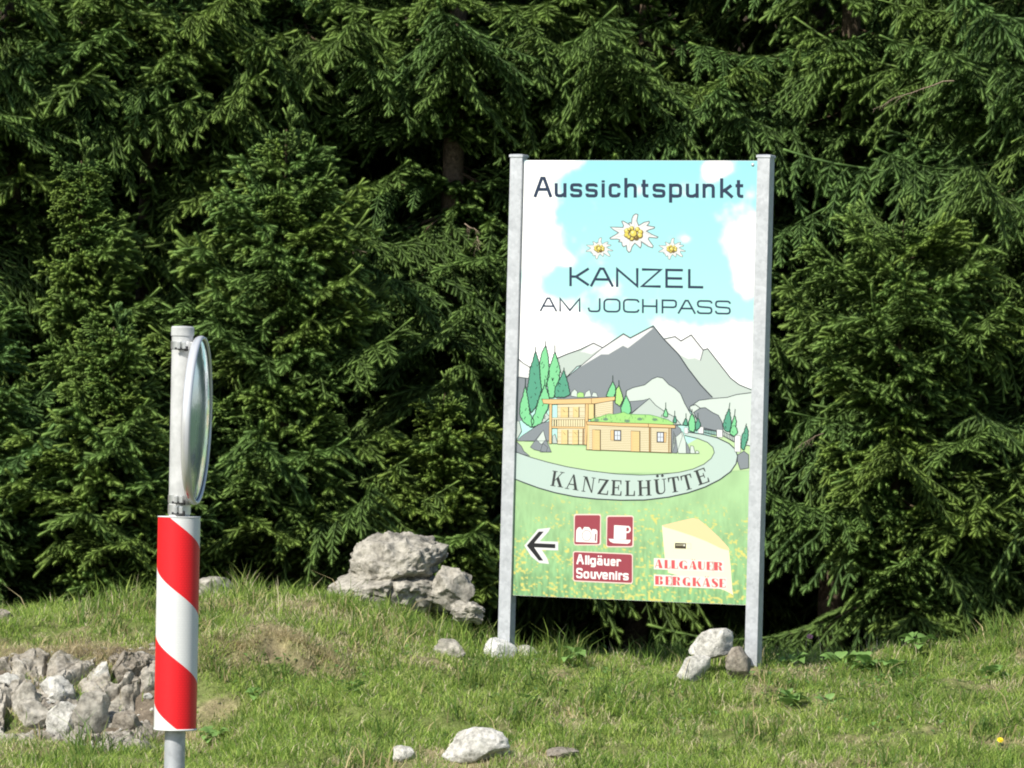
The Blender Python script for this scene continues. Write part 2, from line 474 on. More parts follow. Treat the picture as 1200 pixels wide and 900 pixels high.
def mead_fn(A, B):
    P = np.stack([A*5.0, B*1.2, np.zeros_like(A)], -1)
    zt_ = tot(740, 560)[1]; k = np.clip((zt_-B)/(zt_+PAN_H/2), 0, 1)
    c = np.array(srgb(172, 210, 156))*(1-k[..., None])+np.array(srgb(138, 186, 130))*k[..., None]
    st = (fbm(P, 16, 3, 7)-.5)*k*1.1 + (fbm(np.stack([A, B, 0*A], -1), 9, 3, 5)-.5)*.35
    c = c*(1+st[..., None]*.85)
    fl = sstep(.66, .76, fbm(np.stack([A, B*1.3, 0*A+4], -1), 60, 2, 19)+.22*(fbm(np.stack([A, B, 0*A], -1), 7, 3, 29)-.5)-.10*(1-k)+.06*k)*sstep(.12, .3, k)
    return .66*(c*(1-fl[..., None])+np.array(srgb(222, 216, 122))*fl[..., None])
z_split = float(tot(740, 520)[1])
print_sheet('printed_sky', None, z_split, 150, 170, sky_fn, PR_SKY)
print_sheet('printed_meadow', z_split-.0005, -PAN_H/2+.001, 240, 180, mead_fn, PR_MEAD)

# ---- lettering: strokes laid out glyph by glyph (each glyph fills its own box x0..x1)
def g_strokes(ch, q=.28):
    """strokes in a unit box: x 0..1, y 0 (baseline) .. 1 (top); lower case tops at 1 for x-height letters"""
    def rr(x0, y0, x1, y1, r, rx=None): 
        rx = rx or r; o = []
        for cx, cy, a in ((x1-rx, y0+r, -90), (x1-rx, y1-r, 0), (x0+rx, y1-r, 90), (x0+rx, y0+r, 180)):
            o += [(cx+rx*math.cos(R_(a+90*i/5)), cy+r*math.sin(R_(a+90*i/5))) for i in range(6)]
        return o
    c = q
    def S_():
        return [(1, .80), (1, 1-.12), (.93, .97), (.8, 1), (.2, 1), (.06, .96), (0, .84), (0, .68), (.06, .56), (.2, .52), (.8, .48), (.94, .44), (1, .32), (1, .16), (.94, .04), (.8, 0), (.2, 0), (.07, .03), (0, .12), (0, .22)]
    T = {
     'A': [[(0, 0), (.42, 1), (.58, 1), (1, 0)], [(.17, .36), (.83, .36)]],
     'K': [[(0, 0), (0, 1)], [(.02, .5), (.3, .5), (1, 1)], [(.3, .5), (1, 0)]],
     'N': [[(0, 0), (0, 1), (1, 0), (1, 1)]], 'Z': [[(0, 1), (1, 1), (0, 0), (1, 0)]],
     'E': [[(1, 1), (0, 1), (0, 0), (1, 0)], [(0, .5), (.95, .5)]], 'L': [[(0, 1), (0, 0), (1, 0)]],
     'M': [[(0, 0), (0, 1), (.5, .05), (1, 1), (1, 0)]], 'J': [[(1, 1), (1, .2), (.93, .05), (.75, 0), (.25, 0), (.07, .05), (0, .2), (0, .3)]],
     'O': [rr(0, 0, 1, 1, c)+[(1-c, 0)]], 'C': [[(1, .78), (1, .85), (.92, .97), (.75, 1), (.25, 1), (.08, .95), (0, .8), (0, .2), (.08, .05), (.25, 0), (.75, 0), (.92, .03), (1, .15), (1, .22)]],
     'H': [[(0, 0), (0, 1)], [(1, 0), (1, 1)], [(0, .5), (1, .5)]],
     'P': [[(0, 0), (0, 1), (.8, 1), (.95, .95), (1, .85), (1, .6), (.95, .49), (.8, .44), (0, .44)]],
     'S': [S_()], 's': [S_()],
     'u': [[(0, 1), (0, .22), (.08, .06), (.28, 0), (.6, 0), (1, .2)], [(1, 1), (1, 0)]],
     'n': [[(0, 0), (0, 1)], [(0, .78), (.35, 1), (.72, 1), (.92, .94), (1, .78), (1, 0)]],
     'i': [[(.5, 0), (.5, 1)], [(.5, 1.22), (.5, 1.42)]],
     'c': [[(1, .72), (1, .84), (.92, .96), (.72, 1), (.28, 1), (.08, .94), (0, .78), (0, .22), (.08, .06), (.28, 0), (.72, 0), (.92, .05), (1, .2), (1, .3)]],
     'h': [[(0, 0), (0, 1.5)], [(0, .78), (.35, 1), (.72, 1), (.92, .94), (1, .78), (1, 0)]],
     't': [[(.38, 1.34), (.38, .2), (.48, .05), (.7, 0), (1, 0)], [(0, .97), (.98, .97)]],
     'p': [[(0, -.45), (0, 1)], [(0, .9), (.3, 1), (.72, 1), (.92, .94), (1, .78), (1, .22), (.92, .06), (.72, 0), (.3, 0), (0, .1)]],
     'k': [[(0, 0), (0, 1.5)], [(.05, .45), (.3, .52), (1, 1)], [(.3, .55), (1, 0)]],
     'l': [[(.5, 0), (.5, 1.42)]],
     'r': [[(0, 0), (0, 1)], [(0, .72), (.4, 1), (.8, 1), (1, .92), (1, .76)]],
     'o': [rr(0, 0, 1, 1, .3)+[(.7, 0)]], 'v': [[(0, 1), (.5, 0), (1, 1)]],
     'e': [[(0, .5), (1, .5), (1, .78), (.92, .94), (.72, 1), (.28, 1), (.08, .94), (0, .78), (0, .22), (.08, .06), (.28, 0), (.72, 0), (.94, .05), (1, .18)]],
     'a': [[(.06, .86), (.14, .97), (.3, 1), (.72, 1), (.92, .95), (1, .8), (1, 0)], [(1, .57), (.25, .57), (.06, .52), (0, .38), (0, .18), (.07, .04), (.25, 0), (.7, 0), (1, .14)]],
     'g': [[(1, 1), (1, -.2), (.92, -.36), (.72, -.42), (.25, -.42), (.05, -.34)], [(1, .9), (.72, 1), (.28, 1), (.08, .94), (0, .78), (0, .26), (.08, .1), (.28, .04), (.72, .04), (1, .14)]],
    }
    return T[ch]

def text(A, glyphs, tr, base, hgt, sw, c, layer):
    """glyphs: (char, x0, x1); base, hgt: functions of x in local zoom units; sw stroke width there"""
    s0 = tr([(0, 0), (1, 0)]); unit = abs(s0[1][0]-s0[0][0])
    for ch, x0, x1 in glyphs:
        cc = {'ä': 'a', 'ö': 'o', 'ü': 'u'}.get(ch, ch)
        i0, i1 = (x0+sw*.35, x1-sw*.35) if cc in 'AKNZELMv' else (x0+sw*.5, x1-sw*.5)
        if cc in 'il': i0 = i1 = (x0+x1)/2
        for st in g_strokes(cc):
            pts = []
            for a, b in st:
                x = i0+(i1-i0)*a; hh = hgt(x, cc)
                pts.append([x, base(x)-sw*.5-b*(hh-sw)])
            if pts[0] != pts[-1]:
                for e, n in ((0, 1), (-1, -2)):       # upright stroke ends run out to the full height
                    dx, dy = pts[e][0]-pts[n][0], pts[e][1]-pts[n][1]; L = math.hypot(dx, dy)
                    if abs(dy) > abs(dx)*.8 and L > sw*.8: pts[e] = [pts[e][0]+dx/L*sw*.5, pts[e][1]+dy/L*sw*.5]
            A.line(tr(pts), sw*unit, c, layer)
        if ch != cc:
            for f_ in (.28, .72):
                x = x0+(x1-x0)*f_; hh = hgt(x, 'a')
                A.poly(tr(circ(x, base(x)-hh*1.28, sw*.5, n=10)), c, layer)

NAVY = (34, 52, 78)
a = Art()
text(a, [('A', 28, 122), ('u', 138, 203), ('s', 222, 288), ('s', 305, 372), ('i', 391, 411), ('c', 430, 495), ('h', 515, 583), ('t', 598, 655), ('s', 668, 738), ('p', 757, 828), ('u', 848, 918), ('n', 938, 1005), ('k', 1033, 1103), ('t', 1108, 1168)],
     zL, lambda x: 167+x*.0035, lambda x, c: 112 if c == 'A' else 77, 17.5, NAVY, 2)
a.build('heading_lettering')
a = Art()
text(a, [('K', 220, 328), ('A', 333, 455), ('N', 472, 590), ('Z', 606, 717), ('E', 739, 837), ('L', 862, 947)], zK, lambda x: 163+(x-220)*.018, lambda x, c: 104, 13.5, NAVY, 2)
a.build('name_lettering')
a = Art()
text(a, [('A', 60, 150), ('M', 165, 277)], zK, lambda x: 299+(x-60)*.0175, lambda x, c: 76, 9.5, NAVY, 2)
a.build('pass_lettering'); a = Art()
text(a, [('J', 318, 387), ('O', 402, 495), ('C', 508, 597), ('H', 611, 695), ('P', 717, 800), ('A', 806, 900), ('S', 908, 992), ('S', 1006, 1091)], zK, lambda x: 299+(x-60)*.0175, lambda x, c: 76, 9.5, NAVY, 2)
a.build('pass_lettering')

# ---- three edelweiss
def edelweiss(cx, cy, s, seed):
    """outline sampled from the large flower, in its own zoom units about the centre"""
    O = [(600, 98), (625, 105), (618, 140), (612, 175), (632, 225), (690, 190), (745, 178), (748, 195), (722, 225), (805, 240), (800, 255), (745, 270), (715, 285), (775, 320), (842, 348), (830, 360), (745, 352), (735, 370), (760, 405), (790, 445), (780, 465), (735, 450), (690, 420), (660, 400), (662, 440), (650, 468), (625, 445), (590, 415), (560, 455), (545, 505), (525, 515), (505, 490), (500, 440), (470, 455), (455, 440), (450, 405), (415, 400), (430, 380), (400, 370), (330, 372), (320, 360), (380, 325), (415, 302), (360, 270), (325, 240), (390, 242), (462, 245), (470, 225), (448, 180), (465, 175), (510, 200), (540, 225), (525, 200), (540, 190), (555, 205), (560, 150), (575, 115)]
    T_ = lambda p: [(cx+(a_-575)*s, cy+(b_-305)*s) for a_, b_ in p]
    A = Art(); A.poly(T_(O), (226, 228, 226), 2); A.line(T_(O), 1.0 if s > .08 else .55, (104, 108, 112), 3, True)
    for p in ([(585, 240), (598, 160)], [(480, 275), (380, 262)], [(470, 330), (380, 350)], [(680, 290), (770, 335)], [(640, 380), (740, 440)], [(540, 390), (528, 470)], [(660, 240), (720, 200)]):
        A.line(T_(p), .5 if s > .08 else .3, (176, 180, 182), 3)
    ly_ = 3
    for x, y, r in ((505, 280, 26), (500, 322, 22), (555, 252, 20), (617, 262, 21), (650, 292, 22), (645, 328, 24), (605, 352, 22), (555, 358, 22), (525, 345, 16), (530, 262, 14), (575, 308, 34)):
        ly_ += 1
        A.poly(T_(circ(x+3, y+6, r+8, n=14)), (112, 92, 46), ly_); A.poly(T_(circ(x, y, r, n=14)), (218, 202, 92), ly_+.4); A.poly(T_(circ(x-r*.25, y-r*.3, r*.4, n=10)), (240, 234, 160), ly_+.7)
    A.build('edelweiss_picture')
edelweiss(680+575/9.2308, 240+305/9.2308, 1/9.2308, 0)
edelweiss(680+205/9.2308, 240+470/9.2308, .56/9.2308, 1)
edelweiss(680+990/9.2308, 240+475/9.2308, .56/9.2308, 2)

# ---- mountains
LN = (58, 64, 70); GD = (134, 142, 148); GL = (190, 203, 196); GP = (206, 219, 211); WH = (226, 228, 228)
m = Art()
m.shape(zA([(90, 250), (90, 180), (120, 198), (152, 216), (152, 262), (128, 258), (98, 254)]), WH, 2)
m.poly(zA([(90, 255), (150, 262), (150, 420), (90, 440)]), GD, 2)
m.shape(zA([(258, 176), (300, 158), (352, 140), (408, 113), (446, 132), (446, 180), (340, 210), (290, 260), (250, 200)]), GL, 2)
m.shape(zA([(352, 150), (408, 113), (446, 132), (400, 160), (372, 152)]), WH, 4, WH, .1)
m.line(zA([(258, 176), (300, 158), (352, 140), (408, 113), (446, 132)]), 1.3, LN, 6)
# right range
m.poly(zA([(700, 96), (745, 86), (770, 104), (812, 79), (862, 142), (880, 136), (930, 200), (975, 258), (1010, 285), (1075, 308), (1075, 330), (820, 360), (740, 200)]), GL, 2)
m.poly(zA([(700, 96), (745, 86), (770, 104), (812, 79), (862, 142), (850, 186), (828, 176), (800, 180), (770, 165), (745, 150)]), WH, 3)
m.line(zA([(700, 96), (745, 86), (770, 104), (812, 79), (862, 142), (880, 136), (930, 200), (975, 258), (1010, 285), (1075, 308)]), 1.3, LN, 4)
m.line(zA([(862, 142), (850, 186)]), .8, LN, 4)
# the great dark peak with its snow field
m.poly(zA([(290, 262), (350, 212), (445, 132), (532, 74), (560, 92), (655, 42), (702, 100), (760, 160), (800, 220), (850, 285), (900, 338), (830, 360), (800, 400), (440, 420), (250, 360)]), GD, 5)
m.poly(zA([(350, 212), (445, 130), (530, 75), (560, 92), (640, 50), (655, 52), (600, 96), (550, 134), (530, 124), (500, 142), (470, 160), (440, 160), (400, 184), (360, 208)]), WH, 6)
m.line(zA([(446, 132), (532, 75), (560, 92), (655, 42), (702, 100), (760, 160), (800, 220), (850, 285), (900, 338)]), 1.4, LN, 7)
m.line(zA([(290, 262), (350, 212), (446, 132)]), .8, LN, 7)
# pale hill in front of it
m.shape(zA([(540, 345), (545, 310), (570, 298), (620, 286), (650, 262), (672, 253), (695, 258), (720, 285), (745, 300), (768, 322), (785, 362), (805, 398), (825, 430), (820, 450), (560, 460)]), GP, 8, LN, .9)
m.shape(zA([(558, 355), (612, 350), (640, 342), (600, 375), (560, 405)]), GD, 10, LN, .7)
m.shape(zA([(560, 410), (600, 375), (640, 342), (665, 370), (705, 398), (745, 420), (770, 450), (560, 450)]), GL, 11, LN, .8)
# right foothills
m.shape(zA([(805, 378), (845, 350), (905, 342), (960, 338), (1000, 326), (1075, 318), (1075, 540), (985, 520), (900, 470), (830, 440)]), GP, 9, LN, .9)
m.shape(zA([(822, 400), (850, 382), (870, 380), (900, 400), (925, 412), (940, 440), (945, 480), (860, 470)]), GD, 10, LN, .9)
m.line(zA([(810, 372), (830, 368), (852, 384)]), 1.0, LN, 11)
m.line(zA([(800, 385), (830, 420), (850, 462)]), .8, LN, 11)
m.build('mountain_picture')

# ---- drive and lawn
LAWN = (188, 218, 164); ASPH = (190, 210, 202)
d = Art()
d.poly(zA([(84, 510), (120, 520), (230, 530), (380, 545), (560, 555), (740, 565), (850, 500), (1060, 470), (1060, 640), (1010, 640), (840, 650), (400, 650), (84, 600)]), LAWN, 6)
outer = [(84, 676), (120, 690), (180, 712), (250, 732), (330, 748), (420, 758), (520, 763), (620, 762), (720, 750), (800, 732), (870, 708), (930, 678), (975, 645), (998, 612), (1004, 580), (994, 552), (968, 528), (920, 505), (860, 490), (790, 480)]
inner = [(785, 495), (840, 508), (880, 524), (902, 544), (908, 566), (895, 590), (865, 614), (820, 634), (760, 648), (680, 656), (600, 659), (500, 654), (400, 642), (300, 625), (220, 606), (150, 586), (110, 572), (84, 564)]
d.poly(zA(outer+inner), ASPH, 8); d.line(zA(outer), 1.3, LN, 9); d.line(zA(inner), .9, LN, 9)
d.shape(zA([(84, 520), (110, 540), (120, 560), (145, 580), (110, 572), (84, 562)]), GD, 9, LN, .7)
d.shape(zA([(1005, 575), (1030, 560), (1050, 575), (1050, 630), (1015, 636), (1003, 600)]), GD, 10, LN, .8)
for x, y, wd, h in ((783, 462, 16, 26), (841, 458, 22, 30), (918, 470, 24, 34), (992, 494, 24, 70)):
    d.shape(zA([(x, y), (x+wd, y+2), (x+wd, y+h), (x, y+h-2)]), WH, 12, LN, .35)
for x0, y0, x1, y1, n in ((864, 462, 916, 474, 8), (944, 476, 990, 500, 7)):
    for i in range(n+1):
        t = i/n; x = x0+(x1-x0)*t; y = y0+(y1-y0)*t; d.line(zA([(x, y), (x, y+24)]), .8, LN, 12)
    d.line(zA([(x0, y0+2), (x1, y1+2)]), .8, LN, 12); d.line(zA([(x0, y0+20), (x1, y1+20)]), .7, LN, 12)
d.build('drive_picture')

# ---- spruces in the picture
TD = (86, 160, 132); TM = (128, 208, 150); TLt = (172, 222, 132); TK = (38, 62, 54)
def ptree(tr, pts, c, layer, marks=(), spike=None):
    A = Art(); rnd = random.Random(len(pts)*7+layer); out = []
    for i in range(len(pts)):
        p, q = pts[i], pts[(i+1) % len(pts)]; n = max(1, int(math.hypot(q[0]-p[0], q[1]-p[1])/14))
        dx, dy = q[0]-p[0], q[1]-p[1]; L = math.hypot(dx, dy) or 1
        for j in range(n):
            t = j/n; e = (3.2 if j % 2 else -1.5)*(1 if n > 1 else 0)
            out.append((p[0]+dx*t+dy/L*e, p[1]+dy*t-dx/L*e))
    A.poly(tr(out), c, layer); A.line(tr(out), 1.05, TK, layer+1, True)
    for p in marks: A.line(tr(p), .75, TK, layer+1)
    if spike: A.line(tr(spike), .9, TK, layer+1)
    A.build('spruce_picture')
def vmarks(x0, x1, y0, y1, n, seed):
    r = random.Random(seed); o = []
    for i in range(n):
        x = r.uniform(x0, x1); y = r.uniform(y0, y1); s = r.choice((-1, 1)); k = r.uniform(10, 22)
        o.append([(x, y), (x+s*k*.6, y+k)])
    return o
ptree(zT, [(207, 310), (235, 400), (245, 470), (250, 560), (262, 640), (240, 720), (212, 800), (170, 850), (140, 760), (130, 680), (150, 560), (160, 470), (185, 390)], TD, 12, vmarks(165, 235, 430, 760, 8, 1), [(207, 330), (206, 272)])
ptree(zT, [(297, 260), (318, 350), (325, 440), (330, 520), (305, 600), (290, 690), (262, 640), (250, 560), (245, 420), (262, 330)], TM, 13, vmarks(262, 310, 400, 560, 5, 2), [(297, 280), (296, 222)])
ptree(zT, [(378, 315), (405, 400), (425, 470), (415, 560), (385, 640), (370, 720), (330, 720), (310, 600), (325, 470), (355, 390)], TM, 14, vmarks(330, 410, 430, 640, 9, 3), [(378, 330), (377, 258)])
ptree(zT, [(458, 480), (490, 580), (512, 690), (470, 716), (380, 715), (378, 640), (420, 560)], TD, 16, vmarks(400, 490, 580, 690, 7, 4), [(458, 490), (458, 455)])
ptree(zC, [(178, 150), (200, 260), (215, 380), (250, 440), (230, 490), (165, 450), (135, 390), (135, 310), (160, 230)], TM, 17, vmarks(150, 200, 300, 440, 3, 5), [(178, 160), (180, 95)])
ptree(zC, [(338, 145), (375, 250), (365, 330), (330, 400), (310, 455), (240, 490), (225, 440), (260, 370), (290, 260)], TM, 18, vmarks(270, 345, 240, 440, 8, 6), [(338, 150), (336, 100)])
ptree(zH, [(345, 66), (372, 120), (375, 180), (350, 235), (275, 222), (300, 150)], TM, 14, (), [(345, 72), (344, 0)])
ptree(zH, [(410, 105), (440, 190), (455, 250), (420, 325), (370, 290), (380, 150)], TLt, 15, (), [(410, 110), (409, 50)])
ptree(zH, [(485, 210), (525, 290), (540, 370), (520, 410), (440, 395), (428, 350), (460, 270)], TM, 16, (), [(485, 215), (488, 160)])
ptree(zH, [(903, 345), (925, 405), (918, 440), (875, 430), (885, 390)], TM, 14, (), [(903, 350), (903, 285)])
ptree(zH, [(998, 420), (1020, 470), (1010, 505), (980, 490)], TD, 14, (), [(998, 425), (998, 372)])
ptree(zR, [(513, 240), (530, 290), (525, 310), (482, 305), (495, 270)], TD, 14, (), [(513, 242), (513, 195)])
ptree(zR, [(570, 195), (595, 250), (600, 320), (590, 370), (545, 360), (535, 290), (548, 240)], TM, 14, (), [(570, 198), (569, 155)])
ptree(zR, [(625, 240), (650, 300), (645, 325), (605, 360), (600, 300)], TD, 15, (), [(625, 245), (625, 190)])
ptree(zR, [(918, 150), (930, 220), (940, 300), (920, 370), (880, 360), (858, 310), (880, 230)], TD, 14, vmarks(880, 925, 230, 330, 4, 8), [(915, 160), (924, 95)])
ptree(zR, [(968, 215), (985, 260), (980, 320), (1000, 370), (970, 410), (925, 390), (935, 310), (950, 270)], TM, 15, vmarks(940, 980, 270, 370, 5, 9), [(968, 220), (974, 155)])
ptree(zR, [(1075, 310), (1095, 350), (1095, 430), (1055, 540), (1030, 520), (1035, 410), (1060, 360)], TD, 13, vmarks(1045, 1085, 370, 480, 4, 10), [(1075, 315), (1080, 290)])

# ---- log hut
BM_ = (228, 192, 136); LG = (222, 212, 178); LK = (112, 88, 52); LW = (228, 206, 146)
h = Art()
# roof boulders and shrubs
for p in ([(548, 235), (555, 205), (578, 180), (600, 200), (600, 245)], [(655, 245), (670, 205), (700, 185), (715, 240)], [(715, 240), (730, 205), (755, 212), (768, 245)]):
    h.shape(zC(p), GP, 14, LN, .5)
h.shape(zC([(600, 245), (598, 220), (620, 205), (650, 212), (655, 245)]), TLt, 15, (84, 140, 84), .5)
# rocks left and right of the hut
for p, c in (([(110, 600), (150, 560), (300, 460), (380, 440), (380, 600), (200, 600)], GD), ([(310, 450), (345, 365), (380, 410), (330, 450)], GL), ([(105, 440), (130, 440), (148, 520), (110, 590), (105, 560)], GL),
             ([(220, 650), (270, 580), (325, 515), (345, 580), (390, 690), (330, 690), (250, 670)], GD), ([(270, 590), (325, 515), (345, 590), (310, 630)], GP), ([(300, 690), (320, 620), (360, 650), (350, 690)], GP), ([(400, 620), (400, 560), (420, 545), (440, 620)], GL)):
    h.shape(zC(p), c, 19, LN, .5)
for p, c in (([(960, 560), (1010, 520), (1060, 560), (1080, 640), (1020, 820), (965, 815)], GD), ([(970, 815), (985, 590), (1010, 650), (1000, 740)], GL), ([(1010, 650), (1080, 590), (1115, 700), (1120, 822), (1035, 820)], GP), ([(1120, 700), (1150, 760), (1165, 822), (1120, 822)], GD), ([(1160, 822), (1165, 740), (1195, 745), (1215, 822)], GP), ([(1215, 822), (1225, 790), (1250, 800), (1255, 822)], GP)):
    h.shape(zH(p), c, 19, LN, .5)
# upper house
h.shape(zC([(440, 305), (665, 300), (665, 630), (440, 625)]), LG, 20, LK, .5)
h.shape(zC([(745, 300), (890, 270), (890, 385), (760, 420), (745, 420)]), LG, 20, LK, .6)
for i in range(7): h.line(zC([(750, 312+i*16), (888, 296+i*15)]), .3, (168, 142, 92), 21)
for i in range(9): h.line(zC([(442, 330+i*34), (660, 328+i*34)]), .3, (168, 142, 92), 21)
h.shape(zC([(690, 300), (745, 300), (745, 420), (690, 425)]), LW, 21, LK, .7)
for x0, x1, y0, y1 in ((470, 530, 325, 410), (570, 615, 325, 410), (475, 525, 510, 625), (565, 610, 510, 630)):
    h.poly(zC([(x0, y0), (x1, y0), (x1, y1), (x0, y1)]), LW, 21); h.line(zC([(x1, y0), (x1, y1)]), 1.0, (62, 52, 40), 22); h.line(zC([(x0, y0), (x0, y1)]), 1.2, BM_, 22); h.line(zC([(x0+12, y0+20), (x0+30, y0+40)]), .5, LK, 22)
for i in range(14):
    x = 405+i*19; h.line(zC([(x, 425), (x, 485)]), 1.4, (236, 224, 180), 23); h.line(zC([(x+9, 425), (x+9, 485)]), .5, LK, 23)
h.shape(zC([(395, 412), (665, 410), (665, 426), (395, 428)]), LG, 24, LK, .4)
h.shape(zC([(395, 482), (670, 486), (670, 500), (395, 496)]), BM_, 24, LK, .4)
h.shape(zC([(375, 300), (395, 300), (392, 622), (372, 622)]), BM_, 25, LK, .4)
h.shape(zC([(668, 300), (690, 300), (686, 632), (660, 632)]), BM_, 25, LK, .5); h.line(zC([(650, 500), (648, 632)]), 1.4, (120, 84, 48), 24)
h.line(zC([(738, 300), (738, 415)]), 1.2, (70, 60, 48), 24)
h.shape(zC([(316, 262), (500, 262), (715, 254), (908, 242), (905, 270), (740, 298), (400, 302), (325, 296)]), BM_, 26, LK, .6); h.line(zC([(715, 254), (718, 298)]), .6, LK, 28)
# low wing with its planted roof
h.shape(zH([(105, 480), (130, 455), (200, 440), (250, 420), (310, 405), (360, 410), (430, 395), (460, 385), (500, 405), (560, 410), (640, 412), (740, 415), (800, 430), (870, 450), (930, 470), (985, 500), (985, 520), (720, 515), (300, 498)]), (160, 214, 128), 22, (84, 140, 84), .6)
rnd = random.Random(4)
for i in range(60):
    x = rnd.uniform(130, 960); y = rnd.uniform(max(425, 470-abs(x-450)*.02-40), 495)
    h.line(zH([(x, y), (x+rnd.uniform(-8, 8), y-rnd.uniform(8, 26))]), .45, (92, 158, 92) if i % 3 else (72, 104, 76), 24)
for x, y in ((630, 460), (500, 480), (790, 465), (270, 462), (175, 470)): h.poly(zH(circ(x, y, 28, 15, 10)), (112, 144, 118), 25)
h.shape(zH([(80, 520), (960, 545), (960, 815), (68, 780)]), LG, 27, LK, .8)
for i in range(13):
    y0 = 545+i*18; h.line(zH([(80, y0), (730, y0+11+i*.7)]), .32, (168, 142, 92), 28); h.line(zH([(750, y0+11+i*.7), (955, y0+13+i)]), .32, (168, 142, 92), 28)
h.poly(zH([(78, 520), (95, 520), (95, 780), (78, 780)]), LW, 29)
for x0, x1, y0, y1 in ((132, 215, 572, 785), (540, 632, 585, 800)):
    h.shape(zH([(x0, y0), (x1, y0+3), (x1, y1+4), (x0, y1)]), LW, 29, LK, .6); h.poly(zH([(x0, y0), (x0+24, y0), (x0+24, y1), (x0, y1)]), BM_, 30)
    for i in range(12): h.line(zH([(x0+26, y0+10+i*17), (x1-3, y0+12+i*17)]), .28, (168, 142, 92), 31)
    h.line(zH([(x1, y0), (x1, y1)]), 1.0, (70, 56, 40), 31)
for x, y in ((362, 580), (815, 598)):
    h.shape(zH([(x, y), (x+68, y+2), (x+68, y+105), (x, y+103)]), (214, 222, 232), 30, (60, 54, 48), 1.2); h.line(zH([(x+34, y), (x+34, y+103)]), .6, (120, 124, 132), 32); h.line(zH([(x, y+52), (x+68, y+53)]), .6, (120, 124, 132), 32)
h.shape(zH([(325, 578), (358, 578), (358, 684), (325, 682)]), BM_, 30, LK, .4); h.shape(zH([(886, 602), (912, 602), (905, 708), (880, 706)]), BM_, 30, LK, .4)
h.line(zH([(735, 545), (735, 806)]), 1.6, (150, 116, 66), 31); h.line(zH([(748, 545), (748, 806)]), .6, LK, 31); h.line(zH([(940, 555), (938, 812)]), 1.3, (150, 116, 66), 31)
h.shape(zH([(68, 486), (400, 500), (720, 508), (1005, 524), (1005, 555), (720, 545), (400, 535), (75, 520)]), BM_, 32, LK, .7); h.line(zH([(722, 508), (722, 545)]), .7, LK, 34)
h.build('log_hut_picture')

# ---- KANZELHÜTTE in serif capitals bent along the drive
SER = {  # polygons in a unit box (stem thick, hairline thin, slab serifs)
 'K': [[(.1, 0), (.3, 0), (.3, 1), (.1, 1)], [(0, 0), (.42, 0), (.42, .05), (0, .05)], [(0, .95), (.42, .95), (.42, 1), (0, 1)], [(.3, .42), (.78, .97), (.86, .97), (.3, .34)], [(.40, .50), (.56, .66), (.98, 0), (.74, 0)], [(.62, .95), (.98, .95), (.98, 1), (.62, 1)], [(.6, 0), (1.05, 0), (1.05, .05), (.6, .05)]],
 'A': [[(.06, 0), (.14, 0), (.53, .98), (.47, 1)], [(.42, .98), (.56, 1), (.98, 0), (.73, 0)], [(.24, .30), (.72, .30), (.70, .37), (.26, .37)], [(-.04, 0), (.3, 0), (.3, .05), (-.04, .05)], [(.6, 0), (1.06, 0), (1.06, .05), (.6, .05)]],
 'N': [[(.1, 0), (.18, 0), (.18, 1), (.1, 1)], [(.06, 1), (.32, 1), (.92, 0), (.82, 0)], [(.84, 0), (.92, 0), (.92, 1), (.84, 1)], [(-.02, 0), (.32, 0), (.32, .05), (-.02, .05)], [(.7, .95), (1.04, .95), (1.04, 1), (.7, 1)], [(-.04, .95), (.2, .95), (.2, 1), (-.04, 1)]],
 'Z': [[(.02, 0), (.28, 0), (.98, 1), (.72, 1)], [(.04, .92), (.95, .92), (.95, 1), (.04, 1)], [(.04, .72), (.1, .72), (.14, .95), (.04, 1)], [(.05, 0), (1, 0), (1, .08), (.05, .08)], [(.93, .3), (1, .3), (1, 0), (.88, .05)]],
 'E': [[(.12, 0), (.36, 0), (.36, 1), (.12, 1)], [(0, 0), (1, 0), (1, .07), (0, .07)], [(0, .93), (.95, .93), (.95, 1), (0, 1)], [(.3, .48), (.7, .48), (.7, .55), (.3, .55)], [(.66, .35), (.74, .35), (.74, .68), (.66, .68)], [(.92, .3), (1, .3), (1, 0), (.86, .05)], [(.88, .72), (.95, .72), (.95, 1), (.82, .95)]],
 'L': [[(.12, 0), (.38, 0), (.38, 1), (.12, 1)], [(0, 0), (1, 0), (1, .07), (0, .07)], [(0, .94), (.52, .94), (.52, 1), (0, 1)], [(.92, .34), (1, .34), (1, 0), (.84, .05)]],
 'H': [[(.1, 0), (.3, 0), (.3, 1), (.1, 1)], [(.7, 0), (.9, 0), (.9, 1), (.7, 1)], [(.3, .48), (.7, .48), (.7, .55), (.3, .55)]] + [[(x, y), (x+.4, y), (x+.4, y+.05), (x, y+.05)] for x in (0, .6) for y in (0, .95)],
 'Ü': [[(.1, 1), (.32, 1), (.32, .28), (.36, .14), (.46, .08), (.46, 0), (.34, 0), (.2, .05), (.12, .15), (.1, .3)], [(.46, 0), (.62, .02), (.78, .1), (.86, .25), (.86, 1), (.78, 1), (.78, .28), (.72, .16), (.62, .09), (.46, .08)], [(0, .95), (.44, .95), (.44, 1), (0, 1)], [(.66, .95), (1, .95), (1, 1), (.66, 1)], circ(.32, 1.2, .12, .09, 10), circ(.72, 1.2, .12, .09, 10)],
 'T': [[(.38, 0), (.62, 0), (.62, 1), (.38, 1)], [(0, .93), (1, .93), (1, 1), (0, 1)], [(.24, 0), (.76, 0), (.76, .05), (.24, .05)], [(0, .7), (.07, .7), (.16, .95), (0, 1)], [(1, .7), (.93, .7), (.84, .95), (1, 1)]],
}
s = Art()
